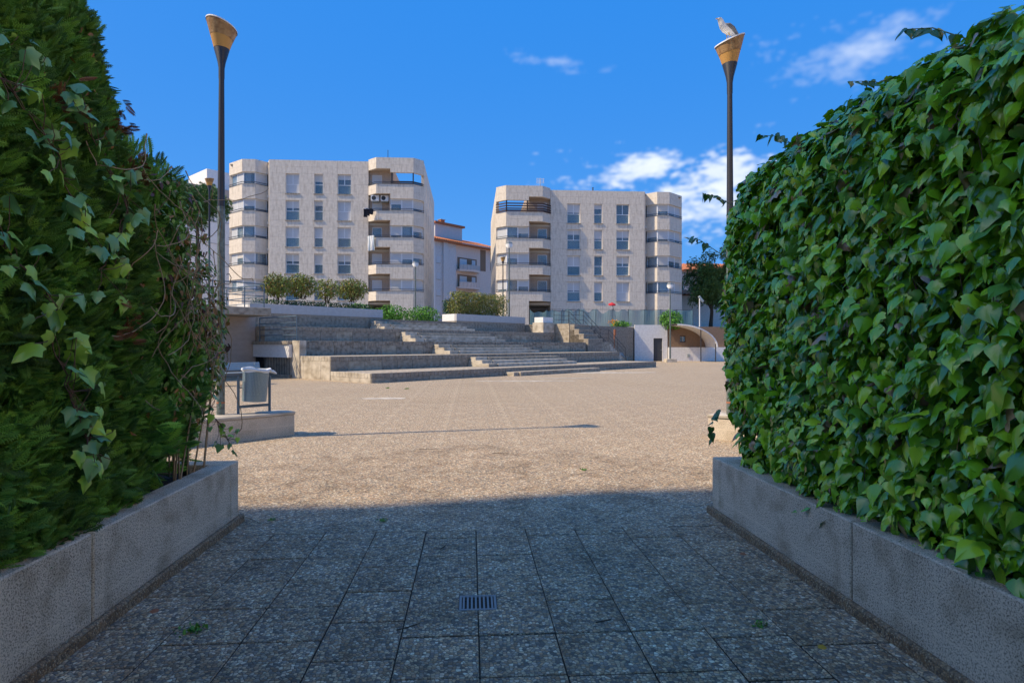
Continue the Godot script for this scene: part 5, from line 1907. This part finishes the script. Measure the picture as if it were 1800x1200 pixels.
func make_conifer_hedge() -> void:
	var h := thing("conifer_hedge", "dark green cypress hedge overgrown with vines on the planter", "hedge", Vector3(-2.0, 0.44, -2.0))
	# heights over the planter: full to z = -2.4 (local), then falling to the planter's end
	var r := RandomNumberGenerator.new()
	r.seed = 23
	var f := FastNoiseLite.new()
	f.seed = 10
	f.frequency = 0.8
	var lo := Vector3(-2.0, -0.9, -2.62)
	var hi := Vector3(-0.08, 3.45, 4.2)
	var rad := 0.85
	var lump := func(p: Vector3, n: Vector3) -> Vector3: return p + n * (0.16 * f.get_noise_3dv(p)) + Vector3(-0.25 * smoothstep(1.6, 3.4, p.y), 0, 0)
	var core := shell(lo + Vector3(0.2, 0.8, 0.2), hi - Vector3(0.2, 0.22, 0.2), rad - 0.2, 0.25, lump)
	put(h, "inner_growth", core.mesh(), M.inner_green)
	for i in 5:
		var s := Shape.new()
		var z := -3.0 + 1.3 * i
		s.tube([Vector3(-0.62, -0.06, z), Vector3(-0.6, 0.7, z + 0.05), Vector3(-0.65, 1.7 if i == 0 else 2.6, z)], [0.045, 0.035, 0.012], 8)
		put(h, "trunk", s.mesh(), M.bark)
	var places := []
	var colors := []
	var greens := [Color(0.10, 0.26, 0.045), Color(0.14, 0.34, 0.05), Color(0.19, 0.42, 0.06), Color(0.24, 0.48, 0.06), Color(0.08, 0.20, 0.04)]
	for fc in [[0, 1, 30000], [2, 0, 12000], [1, 1, 7000]]:
		for i in fc[2]:
			var p := Vector3(r.randf_range(lo.x, hi.x), r.randf_range(lo.y, hi.y), r.randf_range(lo.z, hi.z))
			if fc[0] != 2 and r.randf() < 0.7:
				p.z = r.randf_range(lo.z, 0.4)
			p[fc[0]] = hi[fc[0]] if fc[1] == 1 else lo[fc[0]]
			var e := rounded(lo, hi, rad, p)
			var n: Vector3 = e[1]
			var q: Vector3 = lump.call(e[0], n) - n * r.randf_range(0.0, 0.13)
			if q.y < -0.02:
				continue
			spray(places, q, n, r.randf_range(0.06, 0.125), r)
			var clump: float = 0.8 + 0.5 * f.get_noise_3dv(q * 2.5)
			var k: Color = greens[r.randi() % greens.size()] * clump
			k.a = 1.0
			colors.append(k)
	# the younger plants at the end are thin, with gaps
	for c in [[Vector3(-0.45, 0.75, -2.75), Vector3(0.4, 0.75, 0.42), 2200], [Vector3(-0.5, 1.75, -2.7), Vector3(0.38, 0.75, 0.32), 1300], [Vector3(-0.55, 0.5, -2.2), Vector3(0.55, 0.5, 0.4), 1200]]:
		for i in c[2]:
			var d := Vector3(r.randfn(), r.randfn(), r.randfn()).normalized()
			var q: Vector3 = c[0] + d * (c[1] as Vector3) * pow(r.randf(), 0.4)
			if q.y < 0.0:
				continue
			spray(places, q, (d + Vector3(0.3, 0.5, 0)).normalized(), r.randf_range(0.08, 0.15), r)
			var k: Color = greens[r.randi() % greens.size()] * r.randf_range(0.8, 1.25)
			k.a = 1.0
			colors.append(k)
	many(h, "foliage", frond, M.leaf_matte, places, colors)
	# a band of dead brown growth near the end
	var bp := []
	var bc := []
	for i in 2600:
		var t := r.randf()
		var z := -1.75 - 0.55 * t + r.randfn() * 0.2 - 0.25 * (1.0 - t)
		var e := rounded(lo, hi, rad, Vector3(hi.x, 0.6 + 2.5 * (1.0 - t) + r.randfn() * 0.2, clampf(z, lo.z, hi.z)))
		var q: Vector3 = lump.call(e[0], e[1]) + (e[1] as Vector3) * r.randf_range(-0.1, 0.03)
		if f.get_noise_3dv(q * 3.0) < -0.05:
			continue
		bp.append(leaf_at(q, Vector3(1, 0.2, -0.3), r.randf_range(0.03, 0.06), r, 0.1, 0.9))
		bc.append(Color(0.34, 0.16, 0.06) * r.randf_range(0.5, 1.3))
	many(h, "dead_leaves", leaf_small, M.leaf_matte, bp, bc)
	# a few withered sprays
	places = []
	colors = []
	for c in [Vector3(0.0, 1.15, -1.75), Vector3(-0.12, 2.1, -1.9), Vector3(-0.16, 2.45, -1.95), Vector3(-0.1, 2.3, -1.3)]:
		for i in 26:
			var e := rounded(lo, hi, rad, Vector3(hi.x, c.y, c.z))
			spray(places, lump.call(e[0], e[1]) + Vector3(r.randfn(), r.randfn(), r.randfn()) * 0.06, Vector3(1, -0.3, 0), r.randf_range(0.05, 0.1), r)
			colors.append(Color(0.22, 0.085, 0.03) * r.randf_range(0.7, 1.3))
	many(h, "withered_foliage", frond, M.leaf_matte, places, colors)
	var post := thing("fence_post", "dark steel fence post at the end of the cypress hedge", "post", Vector3(-2.3, 0.45, -5.12))
	var s := Shape.new()
	s.box(Vector3(-0.022, -0.02, -0.022), Vector3(0.022, 1.72, 0.022), 0.004)
	put(post, "post", s.mesh(), M.pole_dark)


func spray(places: Array, p: Vector3, n: Vector3, size: float, r: RandomNumberGenerator) -> void:
	var y := (n * 0.62 + Vector3(0, 0.42, 0) + Vector3(r.randfn(), r.randfn(), r.randfn()) * 0.42).normalized()
	var out := n + Vector3(0, 0.5, 0) + Vector3(r.randfn(), r.randfn(), r.randfn()) * 0.35
	var x := y.cross(out).normalized()
	places.append(Transform3D(Basis(x, y, x.cross(y)) * Basis.from_scale(Vector3.ONE * size), p))


func make_vines() -> void:
	# ivy trailing over the cypress: stems with pale lobed leaves, each a leaf of its own
	var r := RandomNumberGenerator.new()
	r.seed = 31
	var vines := [
		["leafy ivy trail with large pale leaves low on the cypress hedge", [Vector3(-2.02, 1.95, -2.75), Vector3(-1.98, 1.75, -3.0), Vector3(-1.97, 1.5, -3.05), Vector3(-1.96, 1.25, -3.15), Vector3(-1.98, 0.95, -3.35)], 52, 0.12],
		["ivy trail with yellow-green leaves in the middle of the cypress hedge", [Vector3(-2.05, 2.75, -3.3), Vector3(-2.0, 2.5, -3.5), Vector3(-1.98, 2.3, -3.68), Vector3(-2.0, 2.05, -3.6), Vector3(-2.0, 1.9, -3.45)], 44, 0.105],
		["ivy trail spreading along the upper edge of the cypress hedge", [Vector3(-2.32, 3.05, -2.5), Vector3(-2.24, 2.95, -2.9), Vector3(-2.22, 2.85, -3.3), Vector3(-2.22, 2.65, -3.65), Vector3(-2.28, 2.4, -3.95)], 56, 0.095],
		["blue-green ivy trail high near the picture edge of the hedge", [Vector3(-2.05, 2.75, -2.4), Vector3(-2.0, 2.62, -2.8), Vector3(-1.98, 2.45, -3.05), Vector3(-1.99, 2.2, -3.2), Vector3(-2.0, 2.05, -3.3)], 50, 0.105],
		["short ivy trail hanging over the planter end by the fence post", [Vector3(-2.2, 1.15, -5.05), Vector3(-2.12, 1.0, -5.15), Vector3(-2.08, 0.85, -5.22), Vector3(-2.05, 0.72, -5.3), Vector3(-2.0, 0.68, -5.38)], 26, 0.085]]
	vines[3][0] = "blue-green ivy trail below the crest of the cypress hedge"
	var tones := [Color(0.27, 0.48, 0.04), Color(0.34, 0.56, 0.05), Color(0.14, 0.31, 0.10), Color(0.17, 0.37, 0.13), Color(0.22, 0.42, 0.05), Color(0.10, 0.25, 0.07)]
	for i in tones.size():
		var c := M.leaf_gloss.duplicate() as StandardMaterial3D
		c.resource_name = "vine%d" % i
		c.albedo_color = (tones[i] as Color).linear_to_srgb()
		c.roughness = 0.4
		M["vine%d" % i] = c
	for v in vines:
		var t := thing("ivy_vine", v[0], "vine", v[1][0], 0, "ivy trails on the cypress hedge")
		var curve := Curve3D.new()
		for p in v[1]:
			curve.add_point((p as Vector3) - (v[1][0] as Vector3))
		var len := curve.get_baked_length()
		var pts := []
		for i in 24:
			pts.append(curve.sample_baked(len * i / 23.0, true) + Vector3(r.randfn(), r.randfn(), r.randfn()) * 0.008)
		var s := Shape.new()
		s.tube(pts, [0.006, 0.003], 5)
		put(t, "stem", s.mesh(), M.vine_stem)
		var pet := Shape.new()
		for i in v[2]:
			var c := curve.sample_baked(len * r.randf(), true)
			var p := c + Vector3(r.randf_range(0.0, 0.06), r.randfn() * 0.09, r.randfn() * 0.10)
			put(t, "leaf", leaf_lobed, M["vine%d" % (r.randi() % 6)], leaf_at(p, Vector3(0.8, 0.35, 0.25), v[3] * r.randf_range(0.45, 1.0), r, 0.15, 0.75))
			pet.tube([c, c.lerp(p, 0.5) + Vector3(0.012, -0.01, 0), p], [0.0028, 0.002], 4, false)
		put(t, "leaf_stalks", pet.mesh(), M.vine_stem).set_meta("kind", "stuff")
	# bare stems hanging in loops near the end of the hedge
	var dry := thing("dry_vine", "tangle of bare pale vine stems hanging on the hedge end", "vine", Vector3(-2.0, 1.5, -4.0))
	for i in 30:
		var z := r.randf_range(-0.95, 0.25)
		var y := r.randf_range(0.2, 1.3)
		var pts := []
		var dir := Vector3(r.randfn() * 0.012, -0.05, r.randfn() * 0.02)
		var p := Vector3(r.randf_range(-0.02, 0.07), y, z)
		for k in 18:
			pts.append(p)
			dir = (dir + Vector3(r.randfn() * 0.008 - p.x * 0.06 + 0.002, r.randfn() * 0.010 + (0.004 if k > 11 else -0.001), r.randfn() * 0.013)).limit_length(0.065)
			p += dir
		var s := Shape.new()
		s.tube(pts, [r.randf_range(0.003, 0.007), 0.003], 5)
		put(dry, "stem", s.mesh(), M.dry_stem)
	# creeper with small leaves over the far end
	var cr := thing("creeper", "loose small-leaved creeper covering the far end of the hedge", "vine", Vector3(-2.2, 1.4, -4.85), 0)
	var places := []
	var colors := []
	for c in [[Vector3(0.0, 0.75, 0.25), Vector3(0.28, 0.65, 0.35), 900], [Vector3(0.02, 0.25, -0.12), Vector3(0.25, 0.6, 0.38), 900], [Vector3(0.02, 0.05, -0.4), Vector3(0.16, 0.42, 0.22), 500], [Vector3(0.05, -0.2, 0.15), Vector3(0.2, 0.35, 0.4), 300]]:
		for i in c[2]:
			var d := Vector3(r.randfn(), r.randfn(), r.randfn()).normalized()
			var q: Vector3 = c[0] + d * (c[1] as Vector3) * pow(r.randf(), 0.35)
			places.append(leaf_at(q, (d + Vector3(0.4, 0.3, 0)).normalized(), r.randf_range(0.035, 0.065), r, 0.2, 0.6))
			var k := Color(0.15, 0.25, 0.04) * r.randf_range(0.6, 1.5)
			if r.randf() < 0.22:
				k = Color(0.36, 0.19, 0.06) * r.randf_range(0.6, 1.2)
			elif r.randf() < 0.1:
				k = Color(0.10, 0.05, 0.05)
			k.a = 1.0
			colors.append(k)
	many(cr, "foliage", leaf_small, M.leaf_matte, places, colors)
	for i in 10:
		var s := Shape.new()
		var a := Vector3(r.randf_range(-0.1, 0.1), -0.9, r.randf_range(-0.3, 0.3))
		s.tube([a, a + Vector3(0.05, 0.8, r.randfn() * 0.1), a + Vector3(0.05 + r.randfn() * 0.1, 1.5, r.randfn() * 0.25)], [0.007, 0.005, 0.003], 5)
		put(cr, "stem", s.mesh(), M.dry_stem)


func bush(o: Node3D, center: Vector3, size: Vector3, count: int, leaf: float, tones: Array, stems: int, seed_: int, flat_top := false) -> void:
	var r := RandomNumberGenerator.new()
	r.seed = seed_
	var f := FastNoiseLite.new()
	f.seed = seed_
	f.frequency = 1.1
	var places := []
	var colors := []
	for i in count:
		var d := Vector3(r.randfn(), r.randfn(), r.randfn()).normalized()
		if flat_top:
			d = Vector3(r.randf_range(-1, 1), r.randf_range(-1, 1), r.randf_range(-1, 1))
			d /= pow(pow(absf(d.x), 6.0) + pow(absf(d.y), 6.0) + pow(absf(d.z), 6.0), 1.0 / 6.0)
		var k := pow(r.randf(), 0.4) * (1.0 + 0.22 * f.get_noise_3dv(d * 2.0))
		var q: Vector3 = center + d * size * k
		if f.get_noise_3dv(q * 2.2) < -0.24:
			continue
		places.append(leaf_at(q, (d + Vector3(0, 0.4, 0)).normalized(), leaf * r.randf_range(0.7, 1.3), r, 0.1, 0.8))
		var c: Color = tones[r.randi() % tones.size()] * r.randf_range(0.75, 1.25)
		c.a = 1.0
		colors.append(c)
	many(o, "foliage", leaf_small, M.leaf_matte, places, colors)
	for i in stems:
		var s := Shape.new()
		var a := Vector3(center.x + r.randfn() * size.x * 0.12, center.y - size.y * 1.15, center.z + r.randfn() * size.z * 0.12)
		var e := center + Vector3(r.randf_range(-0.6, 0.6) * size.x, size.y * r.randf_range(0.0, 0.6), r.randf_range(-0.6, 0.6) * size.z)
		s.tube([a, a.lerp(e, 0.5) + Vector3(r.randfn(), 0, r.randfn()) * 0.04, e], [0.022, 0.015, 0.006], 5)
		put(o, "stem", s.mesh(), M.bark)


func make_shrubs() -> void:
	var red := [Color(0.26, 0.29, 0.04), Color(0.20, 0.26, 0.04), Color(0.32, 0.20, 0.05), Color(0.15, 0.21, 0.04)]
	var olive := [Color(0.24, 0.26, 0.05), Color(0.17, 0.21, 0.04), Color(0.29, 0.23, 0.06)]
	var fresh := [Color(0.12, 0.32, 0.03), Color(0.16, 0.40, 0.035), Color(0.08, 0.22, 0.025)]
	var dark := [Color(0.05, 0.13, 0.03), Color(0.035, 0.09, 0.025)]
	# four shrubs in the left raised planter
	var labels := ["shrub with yellow-green top at the railing end of the left raised planter", "broad shrub with reddish top, second from the railing in the raised planter", "thin reddish shrub showing its stems, third from the railing in the raised planter", "rounded leafy shrub at the stair end of the left raised planter"]
	for i in 4:
		var p := uv(2.3 + 1.75 * i + (0.3 if i == 0 else 0.0), 12.35)
		var o := thing("shrub", labels[i], "shrub", Vector3(p.x, 3.64, p.y), 0, "shrubs in the raised planters")
		bush(o, Vector3(0, 1.2 + 0.1 * (i % 2), 0), Vector3(0.85 + 0.15 * (i % 2), 0.72, 0.6), 3000 if i != 2 else 1700, 0.11, red, 9, 50 + i)
	var p0 := uv(5.0, 12.35)
	var low := thing("low_hedge", "low dark clipped hedge under the shrubs of the raised planter", "hedge", Vector3(p0.x, 3.6, p0.y), PI / 4)
	bush(low, Vector3(0, 0.2, 0), Vector3(3.9, 0.26, 0.45), 4200, 0.09, dark, 0, 60, true)
	# clipped hedge in the right raised planter: three plants
	labels = ["clipped olive hedge plant beside the stair top", "clipped olive hedge plant in the middle of the right raised planter", "looser hedge plant with pale stems at the right planter's far end"]
	for i in 3:
		var p := uv(16.9 + 1.9 * i, 12.35)
		var o := thing("hedge_plant", labels[i], "hedge", Vector3(p.x, 3.64, p.y), PI / 4, "clipped hedge plants in the right raised planter")
		bush(o, Vector3(0, 0.95, 0), Vector3(1.05, 0.85, 0.6), 4200 if i < 2 else 2800, 0.11, olive, 7, 70 + i, true)
	# bright bushes at the head of the stair and the columnar cypress
	labels = ["bright green bush beside the left raised planter", "bright green bush behind the head of the stair", "bright green bush next to the columnar cypress"]
	for i in 3:
		var o := thing("bush", labels[i], "bush", Vector3(-8.6 + 2.35 * i, 3.12, -47.5 - 1.2 * i), 0, "bright green bushes at the head of the stair")
		bush(o, Vector3(0, 0.75, 0), Vector3(1.45, 0.85, 0.9), 2400, 0.14, fresh, 4, 80 + i)
	var c := thing("cypress", "narrow clipped dark cypress between the two blocks", "tree", Vector3(-2.02, 3.12, -56.3))
	bush(c, Vector3(0, 1.25, 0), Vector3(0.55, 1.3, 0.55), 3200, 0.13, dark, 1, 90, true)
	# dark bush behind the pavilion railing
	var pb := uv(-4.2, 10.6)
	var d := thing("bush", "dark shaggy bush behind the pavilion railing", "bush", Vector3(pb.x, 3.22, pb.y))
	bush(d, Vector3(0, 0.95, 0), Vector3(1.5, 1.0, 1.0), 2600, 0.17, dark + [Color(0.05, 0.12, 0.03)], 6, 95)
	# greenery on the white wall and by the fence
	var v := thing("hanging_bush", "leafy green plant spilling over the white wall by the lamp", "bush", Vector3(18.6, 3.36, -56.3))
	bush(v, Vector3(0, 0.5, 0.2), Vector3(1.15, 0.95, 0.55), 2400, 0.16, fresh, 4, 97)
	v = thing("flower_bush", "low plant with orange flowers on the grey wall top", "bush", Vector3(13.9, 3.12, -56.6))
	bush(v, Vector3(0, 0.3, 0.3), Vector3(1.0, 0.4, 0.4), 900, 0.13, fresh, 3, 98)
	var fl := []
	var fc := []
	rng.seed = 77
	for i in 60:
		fl.append(leaf_at(Vector3(-0.8 + rng.randfn() * 0.25, 0.55 + rng.randfn() * 0.12, 0.5 + rng.randfn() * 0.1), Vector3(0, 0.3, 1), 0.14, rng, 0.2, 0.5))
		fc.append(Color(0.75, 0.30, 0.02))
	many(v, "flowers", leaf_small, M.leaf_matte, fl, fc)


func pine(label: String, at: Vector3, high: float, spread: Vector3, seed_: int) -> void:
	var o := thing("pine_tree", label, "tree", at, 0, "pines beyond the plaza")
	var r := RandomNumberGenerator.new()
	r.seed = seed_
	var s := Shape.new()
	s.tube([Vector3(0, -0.1, 0), Vector3(0.15, high * 0.4, 0.1), Vector3(0.0, high, 0)], [0.26, 0.19, 0.08], 9)
	put(o, "trunk", s.mesh(), M.bark)
	var places := []
	var colors := []
	for i in 46:
		var d := Vector3(r.randfn(), r.randfn() * 0.8, r.randfn()).normalized() * pow(r.randf(), 0.4)
		var c := Vector3(0, high, 0) + d * spread
		s = Shape.new()
		s.tube([Vector3(0, high - spread.y * 0.9, 0), Vector3(0, high, 0).lerp(c, 0.5) - Vector3(0, 0.2, 0), c], [0.07, 0.05, 0.02], 5)
		put(o, "branch", s.mesh(), M.bark)
		for k in 190:
			var e := Vector3(r.randfn(), r.randfn() * 0.7, r.randfn()).normalized() * pow(r.randf(), 0.45)
			var q := c + e * spread.x * 0.36
			var y := (e + Vector3(0, 0.5, 0)).normalized()
			var x := y.cross(Vector3(r.randfn(), 0.1, r.randfn())).normalized()
			places.append(Transform3D(Basis(x, y, x.cross(y)) * Basis.from_scale(Vector3.ONE * r.randf_range(0.16, 0.26)), q))
			var g := Color(0.085, 0.17, 0.04) * r.randf_range(0.7, 1.5)
			g.a = 1.0
			colors.append(g)
	many(o, "crown", tuft, M.leaf_matte, places, colors)


func make_trees() -> void:
	pine("dark round-crowned pine before the white block at the left", Vector3(-21.4, 3.12, -49.5), 9.2, Vector3(2.2, 1.3, 2.2), 5)
	pine("tall pine beside the tiled houses at the right", Vector3(28.0, 3.12, -70.3), 5.6, Vector3(2.6, 3.3, 2.4), 6)
	pine("smaller pine behind the ivy hedge beyond the shelter", Vector3(30.8, 3.12, -68.0), 8.6, Vector3(2.2, 2.8, 2.0), 7)


func make_litter() -> void:
	# weeds in the joints, twigs and a fallen leaf
	var r := RandomNumberGenerator.new()
	r.seed = 19
	var spots := [[Vector3(-1.45, 0, -3.33), 0.055, "bright tuft of weed in the shaded paving by the left planter"], [Vector3(1.55, 0, -3.2), 0.035, "small weed in the shaded paving near the right planter"], [Vector3(-0.75, 0, -5.3), 0.03, "thin weed at the edge of the shadow"], [Vector3(-1.7, 0, -5.4), 0.025, "tiny weed near the left planter's corner"], [Vector3(-2.9, -0.01, -21.6), 0.06, "weed growing before the terraces' front corner"], [Vector3(-2.2, -0.01, -21.2), 0.06, "second weed growing before the terraces' front"], [Vector3(1.35, 0, -7.3), 0.03, "green weed in the sunlit paving"]]
	for q in spots:
		var o := thing("weed", q[2], "weed", q[0], 0, "weeds in the paving")
		var places := []
		var colors := []
		for i in 46:
			var d := Vector3(r.randfn(), 0, r.randfn()) * (q[1] as float) * 0.6
			places.append(leaf_at(d + Vector3(0, r.randf_range(0.15, 0.8) * q[1], 0), Vector3(r.randfn(), 1.2, r.randfn()).normalized(), (q[1] as float) * r.randf_range(0.4, 0.8), r, 0.3, 0.6))
			var k := Color(0.11, 0.27, 0.03) * r.randf_range(0.7, 1.3)
			k.a = 1.0
			colors.append(k)
		many(o, "foliage", leaf_small, M.leaf_matte, places, colors)
	var tw := [[Vector3(-0.33, 0.004, -3.3), 0.5, 0.14], [Vector3(0.72, 0.004, -3.3), 0.3, 0.1], [Vector3(-0.6, 0.002, -8.9), 0.1, 0.3], [Vector3(0.4, 0.002, -8.5), -0.3, 0.22], [Vector3(-0.2, 0.004, -4.6), 1.2, 0.12]]
	for i in tw.size():
		var t := thing("twig", ["bent brown twig beside the drain grate", "short twig on the paving right of the drain", "long dry twig on the sunlit paving", "thin dry twig lying on the sunlit paving beyond the shadow", "small twig near the shadow's edge"][i], "twig", tw[i][0], tw[i][1])
		var s := Shape.new()
		var l: float = tw[i][2]
		s.tube([Vector3(-l / 2, 0, 0), Vector3(-l * 0.1, 0.004, l * 0.08), Vector3(l / 2, 0, -l * 0.06)], [0.003, 0.0035, 0.002], 5)
		put(t, "stick", s.mesh(), M.bark)
	for q in [[Vector3(1.74, 0.012, -2.95), "yellow_leaf", "fallen yellow leaf by the foot of the right planter"], [Vector3(1.95, 0.012, -4.3), "terracotta", "fallen brown leaf by the right planter's plinth"], [Vector3(-1.78, 0.012, -3.6), "terracotta", "fallen brown leaf by the left planter's plinth"]]:
		var o := put(self, "fallen_leaf", leaf_lobed, M[q[1]], Transform3D(Basis(Vector3(1, 0, 0), -PI / 2 + 0.2) * Basis.from_scale(Vector3.ONE * 0.05), q[0]))
		tag(o, q[2], "leaf", "fallen leaves")
